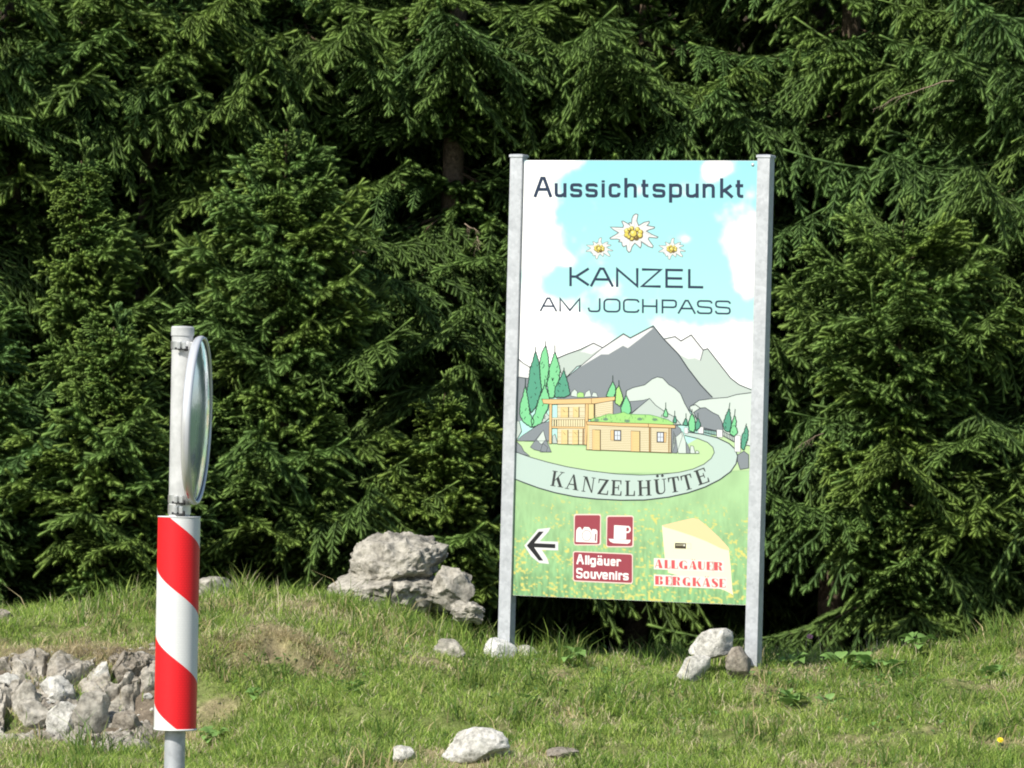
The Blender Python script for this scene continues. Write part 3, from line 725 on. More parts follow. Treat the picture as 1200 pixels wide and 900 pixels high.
gl = [('K', 130, 152, 205, 164), ('A', 222, 170, 298, 182), ('N', 322, 187, 392, 197), ('Z', 415, 203, 482, 210), ('E', 500, 211, 565, 214), ('L', 588, 215, 648, 215), ('H', 666, 215, 750, 212), ('Ü', 770, 208, 846, 202), ('T', 862, 197, 928, 187), ('T', 948, 185, 1012, 168), ('E', 1038, 152, 1106, 128)]
for ch, x0, y0, x1, y1 in gl:
    ux, uy = x1-x0, y1-y0; L = math.hypot(ux, uy); nxp, nyp = uy/L, -ux/L; hh = 94
    for p in SER[ch]:
        s.poly(zU([(x0+ux*a_+nxp*hh*b_, y0+uy*a_+nyp*hh*b_) for a_, b_ in p]), (56, 60, 60), 10)
s.build('hut_lettering')

# ---- arrow, pictograms, plaque, cheese
a = Art()
a.poly(zB([(122, 280), (178, 212), (230, 206), (222, 222), (186, 262), (262, 264), (262, 300), (194, 298), (216, 332), (224, 356), (184, 352), (150, 325)]), (228, 228, 228), 2)
a.poly(zB([(132, 280), (182, 222), (202, 222), (164, 268), (164, 270), (250, 274), (250, 291), (162, 287), (200, 342), (182, 342)]), (34, 34, 38), 3)
a.build('arrow_pictogram')
RB = (158, 68, 80); CRM = (240, 214, 204)
a = Art()
a.poly(zS(rrect(112, 110, 400, 442, 24)), CRM, 2); a.poly(zS([(x+(276-y)*.02, y) for x, y in rrect(121, 124, 388, 430, 18)]), RB, 3)
a.poly(zS([(134, 405), (138, 285), (152, 260), (172, 248), (188, 255), (198, 280), (206, 275), (222, 248), (272, 250), (292, 275), (300, 290), (308, 270), (345, 272), (362, 290), (358, 415)]), (244, 240, 238), 4)
a.line(zS(circ(248, 338, 48, 55, 24)), .6, (150, 120, 122), 5, True); a.line(zS([(344, 320), (340, 395)]), 1.4, (150, 76, 80), 5); a.build('camera_pictogram')
a = Art()
a.poly(zS(rrect(454, 126, 744, 462, 24)), CRM, 2); a.poly(zS([(x+(290-y)*.02, y) for x, y in rrect(464, 140, 733, 450, 18)]), RB, 3)
a.poly(zS([(538, 228), (668, 236), (664, 378), (534, 372)]), (246, 242, 240), 4)
a.line(zS([(664, 246), (690, 246), (704, 262), (704, 286), (690, 302), (662, 304)]), 1.9, (246, 242, 240), 4)
a.poly(zS([(478, 372), (534, 375), (664, 382), (714, 384), (704, 412), (680, 426), (530, 418), (496, 402)]), (246, 242, 240), 4); a.build('cup_pictogram')
a = Art()
a.poly(zS([(x, y+(x-420)*.045) for x, y in rrect(102, 515, 736, 836, 26)]), CRM, 2); a.poly(zS([(x, y+(x-420)*.045) for x, y in rrect(112, 526, 726, 824, 20)]), RB, 3)
wt = (250, 246, 244)
text(a, [('A', 143, 216), ('l', 228, 256), ('l', 254, 282), ('g', 283, 346), ('ä', 357, 416), ('u', 430, 488), ('e', 500, 553), ('r', 563, 612)], zS, lambda x: 640+(x-145)*.05, lambda x, c: 106 if c == 'A' else 74, 19, wt, 4)
text(a, [('S', 138, 206), ('o', 214, 276), ('u', 289, 346), ('v', 350, 411), ('e', 414, 471), ('n', 484, 541), ('i', 550, 572), ('r', 583, 628), ('s', 631, 691)], zS, lambda x: 787+(x-140)*.045, lambda x, c: 108 if c == 'S' else 76, 19, wt, 4)
a.build('souvenir_plaque')
a = Art()
a.poly(zG([(233, 140), (300, 125), (420, 95), (520, 72), (560, 65), (620, 78), (720, 160), (830, 260), (930, 370), (945, 400), (935, 412), (860, 388), (700, 310), (560, 255), (380, 195), (250, 160)]), (240, 212, 162), 2)
a.poly(zG([(233, 142), (252, 158), (380, 195), (560, 255), (700, 310), (860, 388), (938, 408), (955, 560), (975, 830), (985, 875), (900, 830), (640, 740), (300, 640), (262, 480), (245, 300)]), (246, 242, 206), 3)
a.poly(zG([(370, 326), (488, 330), (486, 388), (368, 384)]), (66, 58, 44), 4)
for i in range(7): a.poly(zG([(380+i*11, 340), (387+i*11, 340), (387+i*11, 356), (380+i*11, 356)]), (196, 190, 160), 5)
a.poly(zG([(458, 342), (476, 342), (476, 360), (458, 360)]), (240, 238, 224), 5); a.line(zG([(490, 332), (540, 334), (538, 388), (488, 386)]), .35, (206, 200, 160), 5)
a.build('cheese_picture')
FAT = {  # fat-face capitals: (solid polygons, hairlines)
 'A': ([[(.38, 1), (.62, 1), (1, 0), (.52, 0)]], [[(0, 0), (.42, 1)], [(.16, .3), (.6, .3)]]), 'L': ([[(0, 0), (.55, 0), (.55, 1), (0, 1)]], [[(.5, .03), (1, .03), (1, .3)]]),
 'G': ([[(.5, 1), (.2, .9), (.02, .65), (.02, .35), (.2, .1), (.5, 0), (.42, .3), (.42, .7)], [(.62, 0), (1, 0), (1, .42), (.62, .42)]], [[(.5, .97), (.8, .95), (.95, .72)], [(.45, .03), (.7, .03)]]),
 'U': ([[(0, 1), (.5, 1), (.5, .2), (.6, .05), (.45, 0), (.15, .08), (0, .3)]], [[(.5, .04), (.85, .1), (.93, .3), (.93, 1)]]), 'E': ([[(0, 0), (.5, 0), (.5, 1), (0, 1)]], [[(.5, .03), (1, .03), (1, .25)], [(.5, .97), (.95, .97), (.95, .75)], [(.5, .5), (.8, .5)]]),
 'R': ([[(0, 0), (.44, 0), (.44, 1), (0, 1)], [(.58, 1), (.85, .95), (.96, .78), (.9, .6), (.7, .52), (.62, .52)], [(.52, .5), (.8, .45), (.9, .1), (1.02, .02), (.7, 0), (.6, .1)]], [[(.44, .97), (.6, .97)], [(.44, .5), (.6, .5)]]),
 'B': ([[(0, 0), (.46, 0), (.46, 1), (0, 1)], [(.58, 1), (.85, .95), (.95, .77), (.85, .58), (.62, .52)], [(.6, .5), (.9, .44), (1, .25), (.9, .06), (.6, 0)]], [[(.46, .97), (.6, .97)], [(.46, .03), (.62, .03)]]),
 'K': ([[(0, 0), (.4, 0), (.4, 1), (0, 1)], [(.45, .5), (.65, .62), (1.05, 0), (.72, 0)]], [[(.42, .42), (.9, 1)]]), 'S': ([[(.1, .95), (.5, 1), (.35, .8), (.95, .45), (1, .15), (.7, 0), (.5, 0), (.62, .2), (.08, .55), (0, .8)]], [[(.5, .98), (.9, .9), (.93, .7)], [(.5, .02), (.08, .08), (.05, .3)]]),
}
a = Art()
for word, xs, base, hh in (("ALLGÄUER", [(160, 240), (260, 318), (332, 398), (412, 500), (524, 600), (612, 685), (703, 768), (782, 872)], lambda x: 590+(x-160)*.042, 90), ("BERGKÄSE", [(161, 245), (270, 330), (346, 428), (448, 532), (556, 642), (664, 742), (756, 826), (838, 902)], lambda x: 765+(x-160)*.045, 92)):
    x0, x1 = xs[0][0]-14, xs[-1][1]+14
    for ch, (p, q) in zip(word, xs):
        cc = 'A' if ch == 'Ä' else ch; tf = lambda pt: [(p+(q-p)*u_, base(p+(q-p)*u_)-hh*v_) for u_, v_ in pt]
        a.poly(zG([(p-13, base(p)+14), (q+13, base(q)+14), (q+13, base(q)-hh-14), (p-13, base(p)-hh-14)]), (240, 232, 222), 5)
        for g in FAT[cc][0]: a.poly(zG(tf(g)), (214, 92, 96), 6)
        for g in FAT[cc][1]: a.line(zG(tf(g)), .75, (214, 120, 116), 6)
        if ch == 'Ä':
            for u_ in (.35, .7): a.poly(zG(tf(circ(u_, 1.16, .09, .06, 8))), (206, 90, 90), 6)
a.build('cheese_lettering')
# bolt head in the panel's upper corner
p = art(882.2, 193); b = link('bolt', lathe([(0, .004), (.009, .004), (.011, 0), (.011, -.002)], 10), panel, [STEEL]); b.location = (p[0], REC-.001, p[1]+SZ0); b.rotation_euler = (R_(90), 0, 0)

# ------------------------------------------------------------------ TRAFFIC MIRROR POST
MD = 17.9
PXM = F_PX/MD
b0 = at(204.5, 893, MD); t0 = at(214.2, 383, MD)
PAINT = mat('pale_grey_paint', (.62, .63, .62), .35, 0, .4)
nt, n_, l_, b_ = nodes(PAINT); nn = noise_n(nt, 18, 7, .65); rr = ramp(nt, [(.35, (.37, .38, .375)), (.6, (.47, .48, .475))]); l_.new(nn.outputs[0], rr.inputs[0]); l_.new(rr.outputs[0], b_.inputs['Base Color'])
RED = mat('red_reflective_film', (.70, .012, .018), .38, 0, .4); WHITE = mat('white_reflective_film', (.64, .65, .64), .42, 0, .4)
for m_, sc_ in ((RED, .86), (WHITE, .93)):
    nt, n_, l_, b_ = nodes(m_); base = tuple(b_.inputs['Base Color'].default_value)[:3]
    tc = n_.new('ShaderNodeTexCoord'); v = n_.new('ShaderNodeTexBrick'); mp = n_.new('ShaderNodeMapping')
    mp.inputs['Rotation'].default_value = (R_(90), 0, 0); l_.new(tc.outputs['Object'], mp.inputs[0]); l_.new(mp.outputs[0], v.inputs['Vector'])
    v.inputs['Scale'].default_value = 1; v.inputs['Brick Width'].default_value = .012; v.inputs['Row Height'].default_value = .009; v.inputs['Mortar Size'].default_value = .0011
    v.inputs['Color1'].default_value = (*base, 1); v.inputs['Color2'].default_value = (*[c*.97 for c in base], 1); v.inputs['Mortar'].default_value = (*[c*sc_ for c in base], 1)
    l_.new(v.outputs['Color'], b_.inputs['Base Color'])
BLACK = mat('black_plastic', (.03, .03, .032), .5)
CHROME = mat('clamp_steel', (.62, .62, .61), .35, .8, .5)

bx, by_ = b0[0], MD
gzb = gz(bx, by_).item()
mp_ = empty('mirror_post', (bx, by_, gzb), 0, 'round steel post carrying a red and white striped sleeve and clamps for the traffic mirror', 'post')
lean = math.atan2(t0[0]-b0[0], t0[2]-b0[2])
mp_.rotation_euler = (0, lean, 0)
ox = (b0[2]-gzb)*math.tan(lean); mp_.location.x -= ox
def hz(Y): return at(209, Y, MD)[2]-gzb
RP = 12.2/PXM
link('pole', lathe([(RP, -.35), (RP, hz(604)), (RP, hz(388))], 40), mp_, [STEEL, PAINT])
pole = mp_.children[0]
up = lathe([(RP+.0012, hz(625)), (RP+.0012, hz(389))], 40); link('painted_sleeve', up, mp_, [PAINT])
RC = 13.6/PXM
sharp(link('pole_cap', lathe([(RC, hz(393.5)), (RC, hz(384)), (RC-.004, hz(382.3)), (.002, hz(381.6)), (0, hz(381.6))], 40), mp_, [PAINT]))
for Yc, hh in ((404.5, 4.5), (584.5, 4.5), (597, 5.5)):
    z = hz(Yc); r = RP+.004
    c = sharp(link('clamp', lathe([(RP+.0013, z-hh/PXM), (r, z-hh/PXM), (r, z+hh/PXM), (RP+.0013, z+hh/PXM)], 40), mp_, [CHROME]))
    for dx in (-.014, .014):
        link('clamp_lug', box_vf(dx*.72-.006, dx*.72+.006, -r-.022, -r+.006, z-.014, z+.012, .002), c, [CHROME])
    bo = link('clamp_bolt', lathe([(0, -.024), (.0045, -.024), (.0045, .024), (0, .024)], 12, 'x'), c, [BLACK]); bo.location = (0, -r-.014, z-.013)
    nu = link('clamp_nut', lathe([(0, -.007), (.009, -.007), (.009, .007), (0, .007)], 6, 'x'), c, [BLACK]); nu.location = (.018, -r-.014, z-.013)
# striped sleeve: a tube whose film is cut into slanting red and white bands
RS = 24.9/PXM; zt_, zb_ = hz(605.5), hz(853.5)
nA, nZ = 72, 150
bandH = 200/PXM     # repeat of the bands up the sleeve (measured at one side)
V = []; T = []; mi = []
ang = np.linspace(0, 2*math.pi, nA, endpoint=False)
# edges follow helices: rising to the left, one band edge every bandH/2
slope = 60/PXM/math.pi
for A_i in range(nA): pass
zs_ = np.linspace(zb_, zt_, nZ)
for k, z in enumerate(zs_):
    for t in ang: V.append((RS*math.sin(t), -RS*math.cos(t), z))
# build per column so that band edges are exact: vertices sit on the helices
V = []; T = []; mi = []
def edge_z(t, k):           # t: angle from the front, positive to the right
    return hz(692.4)-t*slope - k*79/PXM
for j in range(nA):
    ta = (j/nA)*2*math.pi-math.pi; tb = ((j+1)/nA)*2*math.pi-math.pi
    for k in range(-8, 12):
        za, zb2 = [min(max(edge_z(t, k), zb_), zt_) for t in (ta, tb)], [min(max(edge_z(t, k+1), zb_), zt_) for t in (ta, tb)]
        if za[0]-zb2[0] < 1e-6 and za[1]-zb2[1] < 1e-6: continue
        i0 = len(V)
        for t, z in ((ta, zb2[0]), (tb, zb2[1]), (tb, za[1]), (ta, za[0])): V.append((RS*math.sin(t), -RS*math.cos(t), z))
        T.append((i0, i0+1, i0+2, i0+3)); mi.append(k % 2)
me = np_mesh('sleeve', V, T, mi, True)
import bmesh
bm = bmesh.new(); bm.from_mesh(me); bmesh.ops.remove_doubles(bm, verts=bm.verts, dist=1e-6); bm.to_mesh(me); bm.free()
sl = link('striped_sleeve', me, mp_, [WHITE, RED])
for z, zz in ((zt_, zt_+.0015), (zb_, zb_-.006)):
    link('sleeve_rim', lathe([(RP+.0013, z-.001), (RS-.001, z-.001), (RS+.0014, z-.002 if z == zt_ else z+.001), (RS+.0014, zz), (RP+.0013, zz)], 48), sl, [WHITE])

# the mirror itself
GLASS = mat('mirror_glass', (.52, .62, .77), .06, .62, .5)
nt, n_, l_, b_ = nodes(GLASS); nn = noise_n(nt, 3.5, 5, .6); r1 = ramp(nt, [(.3, (.05,)*3), (.7, (.16,)*3)]); l_.new(nn.outputs[0], r1.inputs[0]); l_.new(r1.outputs[0], b_.inputs['Roughness'])
bump(nt, nn.outputs[0], .12, .02)
SHELL = mat('mirror_shell', (.60, .61, .62), .28, .45, .5)
nt, n_, l_, b_ = nodes(SHELL); nn = noise_n(nt, 8, 6, .6); rr = ramp(nt, [(.3, (.55, .56, .57)), (.65, (.68, .69, .70))]); l_.new(nn.outputs[0], rr.inputs[0]); l_.new(rr.outputs[0], b_.inputs['Base Color'])
FILM = mat('red_marker', (.62, .03, .05), .4)
RUB = mat('rim_grey', (.58, .60, .62), .35, .3)
mc = at(230.2, 492.5, MD-.02)
mir = empty('traffic_mirror', tuple(mc), -R_(3.6), 'round convex traffic mirror seen almost edge on, clamped to the striped post', 'mirror')
mir.rotation_euler = (0, R_(.9), -R_(3.7))
RM = 98.5/PXM
prof = [(0, -.024), (RM*.35, -.024), (RM*.8, -.021), (RM*.95, -.017), (RM*.985, -.012), (RM, -.004), (RM, .008), (RM*.997, .014), (RM*.975, .015), (RM*.957, .011)]
sharp(link('shell', lathe(prof, 96, 'x'), mir, [SHELL]), 50)
g = []
for i in range(17):
    r = RM*.958*(1-i/16); g.append((r, .0085+.030*(1-(r/(RM*.958))**2)))
link('mirror_face', lathe(g, 96, 'x'), mir, [GLASS])
link('rim', lathe([(RM*1.004, .000), (RM*1.006, .010), (RM*.99, .019), (RM*.965, .017), (RM*.957, .012)], 96, 'x'), mir, [RUB])
# red reflector sticker low on the shell's edge
V = []; T = []
for i in range(6):
    t = R_(-113-i*1.3*1.2)
    for x in (-.004, .006): V.append((x, (RM+.0012)*math.cos(t), (RM+.0012)*math.sin(t)))
for i in range(5): T.append((2*i, 2*i+1, 2*i+3, 2*i+2))
link('reflector_sticker', np_mesh('sticker', V, T), mir, [FILM])
for zz in (.275, -.29):      # brackets from the shell's back to the pole
    link('bracket', box_vf(-.062, -.017, -.012, .012, zz-.012, zz+.012, .003), mir, [CHROME])

# ------------------------------------------------------------------ ROCKS
def ico(sub):
    import bmesh
    bm = bmesh.new(); bmesh.ops.create_icosphere(bm, subdivisions=sub, radius=1)
    V = np.array([v.co[:] for v in bm.verts]); T = np.array([[v.index for v in f.verts] for f in bm.faces]); bm.free()
    return V, T
ICO = {k: ico(k) for k in (4, 5, 6)}
def rock_vf(size, seed, cuts=14, rough=.10, sub=4, cutr=(.55, .92)):
    V, T = ICO[sub]; V = V.copy(); r = np.random.RandomState(seed)
    for _ in range(cuts):
        n = r.normal(size=3); n /= np.linalg.norm(n); d = r.uniform(*cutr)
        ex = V@n-d; V = V-np.where(ex > 0, ex, 0)[:, None]*n*.98
    u = V/np.maximum(np.linalg.norm(V, axis=1), .01)[:, None]
    nz = (fbm(V+seed*3.1, 1.7, 3, seed)-.5)*2*rough*1.3 + (fbm(V+seed*1.7, 5, 4, seed+3)-.5)*2*rough*.75 + (1-np.abs(fbm(V+seed, 9, 3, seed+8)-.5)*4)*rough*.12
    V = V+u*nz[:, None]
    return V*np.array(size), T

def hit(X, Y, y0=24.0, y1=33.0):
    """where the line of sight meets the terrain"""
    ys = np.linspace(y0, y1, 3000); d = _F + CR*((X-600)/F_PX) + CU*((450-Y)/F_PX); d = d/d[1]
    z = EYE+ys*d[2]; k = np.nonzero(gz(ys*d[0], ys) >= z)[0]
    return float(ys[k[0]]) if len(k) else None

def stone(name, X, Y, D, wpx, hpx, seed, m, label, cat='stone', depth=.8, rz=0, tilt=0, sink=.12, cuts=14, rough=.10, sub=4, group=None, fix=False):
    h_ = hit(X, Y+hpx*.8)
    if h_ and not fix: D = h_+min(.12, wpx*D/F_PX*depth*.6)
    k = D/F_PX; c = at(X, Y, D); sx, sz = wpx*k, hpx*k
    V, T = rock_vf((sx, sx*depth, sz*(1+sink)), seed, cuts, rough, sub)
    ca, sa = math.cos(tilt), math.sin(tilt)
    V = np.stack([V[:, 0]*ca+V[:, 2]*sa, V[:, 1], -V[:, 0]*sa+V[:, 2]*ca], -1)
    V[:, 2] -= sz*sink
    me = np_mesh(name, V, T, smooth=True); me.set_sharp_from_angle(angle=R_(30))
    o = link(name, me, None, [m]); o.location = c; o.rotation_euler = (0, 0, rz)
    return tag(o, label, cat, group)

def _rk(sd_):
    V, T = ico(2); r = np.random.RandomState(sd_)
    for _ in range(7):
        n = r.normal(size=3); n /= np.linalg.norm(n); ex = V@n-r.uniform(.5, .85); V = V-np.where(ex > 0, ex, 0)[:, None]*n
    return V, T
ROCKLET = [_rk(i) for i in range(3)]
# the big two-tier boulder
V, T = ICO[6]; V = V.copy(); r_ = np.random.RandomState(8)
for _ in range(16):
    n = r_.normal(size=3); n /= np.linalg.norm(n); d = r_.uniform(.8, .97); ex = V@n-d; V -= np.where(ex > 0, ex, 0)[:, None]*n*.9
kB = 30.1/F_PX
zq = np.array([-1.2, -.8, -.45, -.2, 0, .1, .28, .5, .7, .88, 1.05, 1.2])
Lq = np.array([376, 377, 378, 386, 404, 411, 411, 411, 412, 424, 440, 450.]); Rq = np.array([532, 532, 531, 529, 521, 514, 510, 520, 525, 516, 497, 490.])
half = (Rq-Lq)/2*kB*1.05; cen = (Rq+Lq)/2
ang_ = np.hypot(V[:, 0], V[:, 1])
hw = np.interp(V[:, 2], zq, half); cx_ = (np.interp(V[:, 2], zq, cen)-455)*kB
prof_r = np.sqrt(np.clip(1-V[:, 2]**2*.86, .05, 1))
V2 = np.stack([cx_+V[:, 0]/np.maximum(prof_r, .25)*.97*hw, V[:, 1]*.42, V[:, 2]*50*kB], -1)
u = V/np.linalg.norm(V, axis=1)[:, None]
nz = (fbm(V2, 3.2, 4, 71)-.5)*.13+(fbm(V2, 11, 5, 73)-.5)*.11+(np.abs(fbm(V2, 16, 3, 74)-.5)-.1)*.05+(fbm(V2*np.array([1, 1, 2.6]), 24, 3, 79)-.5)*.04 - .075*sstep(-.25, .1, V2[:, 0])*np.exp(-((V2[:, 2]+.015+.05*(fbm(V2, 5, 2, 70)-.5)-V2[:, 0]*.12)/.018)**2) - .05*np.exp(-((V2[:, 0]-.05+.12*(fbm(V2, 4, 2, 76)-.5)*2)/.012)**2)*(V2[:, 2] < 0)
V2 = V2+u*nz[:, None]
me = np_mesh('boulder', V2, T, smooth=True); me.set_sharp_from_angle(angle=R_(40))
bo = link('boulder', me, None, [ROCK]); bo.location = at(455, 677, 30.1)
tag(bo, 'largest grey boulder with a domed top, on the bank left of the printed sign', 'boulder')
stone('rock', 529, 684, 29.85, 36, 27, 121, ROCK, 'pale broken rock joined to the right end of the big boulder', 'rock', .8, .3, .25, cuts=30, rough=.13, sub=5, fix=True)
stone('rock', 550, 716, 29.5, 27, 15, 122, ROCK, 'low cracked grey rock in the grass under the right end of the big boulder', 'rock', .8, 0, .15, cuts=34, rough=.22, sub=5)
stone('rock', 252, 688, 30.1, 24, 13, 23, ROCK, 'grey rock half hidden behind the striped post at the edge of the wood', 'rock', .8, cuts=16)
stone('rock', 4, 722, 29.9, 15, 9, 24, ROCK_B, 'brownish rock at the far left on top of the bank', 'rock', .8)
stone('rock', 527, 760, 28.6, 23, 11, 25, ROCK, 'flat grey stone in the grass left of the sign post foot', 'stone', .7, 0, .1, cuts=18, rough=.14)
stone('rock', 558, 875, 26.0, 42, 22, 26, ROCK_W, 'large white rounded stone at the bottom of the bank', 'stone', .6, 0, -.1, cuts=12, rough=.09, sub=5)
stone('rock', 475, 883, 25.95, 19, 12, 28, ROCK_W, 'small white angular stone at the bottom of the bank', 'stone', .7, .4, .1, cuts=30, rough=.05)
stone('rock', 657, 882, 26.0, 22, 9, 29, ROCK_B, 'brown earthy stone nearly sunk in the grass at the foot of the bank', 'stone', .8)
stone('rock', 614, 768, 28.95, 17, 12, 30, ROCK_W, 'rounded white stone right of the concrete foot of the sign', 'stone', .8)
stone('rock', 838, 755, 28.5, 37, 20, 31, ROCK_W, 'arched white stone leaning against the right sign post', 'stone', .7, .2, -.3, cuts=30, rough=.06, fix=True)
stone('rock', 812, 782, 28.35, 29, 18, 32, ROCK_W, 'sloping white slab at the left of the stones by the right post', 'stone', .5, .2, -.85, cuts=28, rough=.06, fix=True)
stone('rock', 864, 778, 28.38, 20, 20, 33, ROCK_B, 'brown blocky stone in front of the right sign post', 'stone', .8, .1, 0, cuts=26, rough=.07, fix=True)
CONC = m_rock('concrete', (.50, .49, .46), (.70, .69, .66), (.78, .77, .75), 2)
# concrete foot of the left sign post
V, T = rock_vf((20*29.3/F_PX, 20*29.3/F_PX, 24*29.3/F_PX), 40, 10, .06, 4, (.66, .9)); V[:, 2] -= .01
me = np_mesh('concrete_footing', V, T, smooth=True); cf = link('concrete_footing', me, None, [CONC])
c = at(586, 766, 29.24); cf.location = c; tag(cf, 'lump of white concrete around the foot of the left sign post', 'footing')
# weathered rock face low on the left of the bank
fs = [('pale small stone alone above the rock face', 265, 430, 36, 30, ROCK_W, 27.95), ('pale stone at the left edge of the rock face', 50, 515, 48, 34, ROCK_W, 27.6), ('rounded grey stone at the upper left of the rock face', 108, 598, 56, 66, ROCK, 27.3),
      ('white rounded stone in the middle of the rock face', 255, 566, 68, 58, ROCK_W, 27.45), ('grey stone cut by the left edge of the picture', 18, 600, 40, 46, ROCK, 27.2), ('dark grey slab at the foot of the rock face', 148, 664, 70, 58, ROCK, 27.05),
      ('sloping grey block at the bottom of the rock face', 268, 694, 70, 76, ROCK_W, 26.95), ('tallest pale block of the rock face', 398, 665, 80, 100, ROCK, 27.15), ('upright pale stone wedged above the tallest block', 450, 490, 42, 56, ROCK_W, 27.65),
      ('jagged low stone below the striped sleeve', 560, 700, 60, 44, ROCK_B, 27.0), ('flat ledge stone at the top of the rock face behind the striped post', 600, 430, 95, 40, ROCK_B, 27.8), ('little white stone sticking out of the soil', 330, 482, 25, 16, ROCK_W, 27.75),
      ('small grey stone in the gap of the rock face', 205, 628, 30, 24, ROCK_B, 27.15), ('broken grey corner stone behind the striped post', 660, 520, 40, 40, ROCK, 27.5)]
for i, (lb, x, y, rw, rh, m_, D) in enumerate(fs):
    stone('rock', x/3.75, 660+y/3.75, D, rw/3.75*1.35, rh/3.75*1.3, 50+i, m_, lb, 'stone', .6, .3*math.sin(i*2.1), .3*math.sin(i*1.3), cuts=22, rough=.15, sub=4)
# crumbled rubble and grit on the rock face
rg = np.random.RandomState(3); RVs, RTs = [], []; off_ = 0
for i in range(420):
    x = rg.uniform(-3.6, -1.6); y = rg.uniform(26.5, 28.0)
    if dirt(np.array([x]), np.array([y]))[0][0] < .35: continue
    v, t = ROCKLET[i % 3]; r_ = .008+.03*rg.rand()**3
    a_ = rg.rand()*6.28; M = np.array([[math.cos(a_), -math.sin(a_), 0], [math.sin(a_), math.cos(a_), 0], [0, 0, .8]])
    RVs.append((v@M.T)*r_*np.array([1+.5*rg.rand(), 1, 1])+[x, y, gz(x, y).item()+r_*.25]); RTs.append(t+off_); off_ += len(v)
o = link('gravel', np_mesh('gravel', np.concatenate(RVs), np.concatenate(RTs)), None, [ROCK_W])
tag(o, 'small grey rubble scattered over the bare rock face', 'gravel', kind='stuff')
# layered bedrock outcrop behind those stones
V, T = rock_vf((.34, .30, .36), 91, 40, .22, 6, (.5, .9))
V = V + ((fbm(V*np.array([1, 1, 2.2])+5, 14, 4, 77)-.5)*.10)[:, None]*np.array([.6, -1, .4])
me = np_mesh('bedrock', V, T, smooth=True); me.set_sharp_from_angle(angle=R_(30))
o = link('bedrock', me, None, [ROCK_B]); o.location = at(152, 822, 27.6); tag(o, 'cracked brownish bedrock just left of the striped sleeve', 'rock')
# the cut rock itself: blocks and joints standing out of the bank
def blocks(U, W, cell, seed):
    iu, iw = np.floor(U/cell), np.floor(W/cell); f1 = np.full(U.shape, 9.); f2 = f1.copy(); idv = np.zeros(U.shape)
    for a_ in (-1, 0, 1):
        for b_ in (-1, 0, 1):
            ci, cj = (iu+a_).astype(np.int64), (iw+b_).astype(np.int64); z0 = np.zeros_like(ci)
            du = (ci+.1+.8*_hash(ci, cj, z0, seed))*cell-U; dw = (cj+.1+.8*_hash(ci, cj, z0, seed+1))*cell-W; d_ = np.hypot(du, dw)
            n1 = d_ < f1; f2 = np.where(n1, f1, np.minimum(f2, d_)); idv = np.where(n1, _hash(ci, cj, z0, seed+2), idv); f1 = np.where(n1, d_, f1)
    return f2-f1, idv
bu = np.linspace(-3.7, -1.72, 260); bv = np.linspace(26.35, 28.05, 220); BU, BV = np.meshgrid(bu, bv)
PB = np.stack([BU, BV, 0*BU], -1); wu = BU+.10*(fbm(PB, 5, 3, 61)-.5)*2; wv_ = BV+.10*(fbm(PB, 5, 3, 62)-.5)*2
e1, i1 = blocks(wu, wv_*.62, .23, 5); e2, i2 = blocks(wu, wv_*.7, .062, 9)
m_ = sstep(-1.78, -2.0, BU+(fbm(PB, 4, 2, 63)-.5)*.3)*sstep(26.4, 26.75, BV+(fbm(PB, 3, 2, 64)-.5)*.5)*(1-sstep(27.4, 27.8, BV+(fbm(PB, 3, 2, 65)-.5)*.9))*(1-.8*sstep(.56, .64, fbm(PB, 4.5, 3, 68)))
hB = -.10+m_*(.085+.07*i1*sstep(0, .04, e1)+.022*sstep(0, .02, e1)+.022*i2*sstep(0, .012, e2)+.05*(fbm(PB, 12, 5, 66)-.5))
VB = np.stack([BU+.3*hB*(i1-.5), BV-hB*.55, gz(BU, BV)+hB*.85], -1).reshape(-1, 3); ib = np.arange(260*220).reshape(220, 260)
FACE = m_rock('weathered_limestone', (.14, .122, .095), (.33, .30, .25), (.48, .45, .39), 1.3)
me = np_mesh('bedrock', VB, np.stack([ib[:-1, :-1], ib[:-1, 1:], ib[1:, 1:], ib[1:, :-1]], -1).reshape(-1, 4), smooth=True); me.set_sharp_from_angle(angle=R_(35))
o = link('bedrock', me, None, [FACE]); tag(o, 'broken grey-brown rock face cut into the bank at the lower left', 'rock')

# ------------------------------------------------------------------ SPRUCES
def tube_vt(P, R, n=5):
    P = np.asarray(P, float); V = []; T = []
    for i in range(len(P)):
        t = P[min(i+1, len(P)-1)]-P[max(i-1, 0)]; t /= np.linalg.norm(t)+1e-9
        a = np.cross(t, [0.13, .21, .97]); a /= np.linalg.norm(a)+1e-9; b = np.cross(t, a)
        for j in range(n):
            th = 2*math.pi*j/n; V.append(P[i]+R[i]*(a*math.cos(th)+b*math.sin(th)))
    for i in range(len(P)-1):
        for j in range(n):
            p, q, r, s_ = i*n+j, i*n+(j+1) % n, (i+1)*n+(j+1) % n, (i+1)*n+j
            T += [(p, q, r), (p, r, s_)]
    return np.array(V), np.array(T)

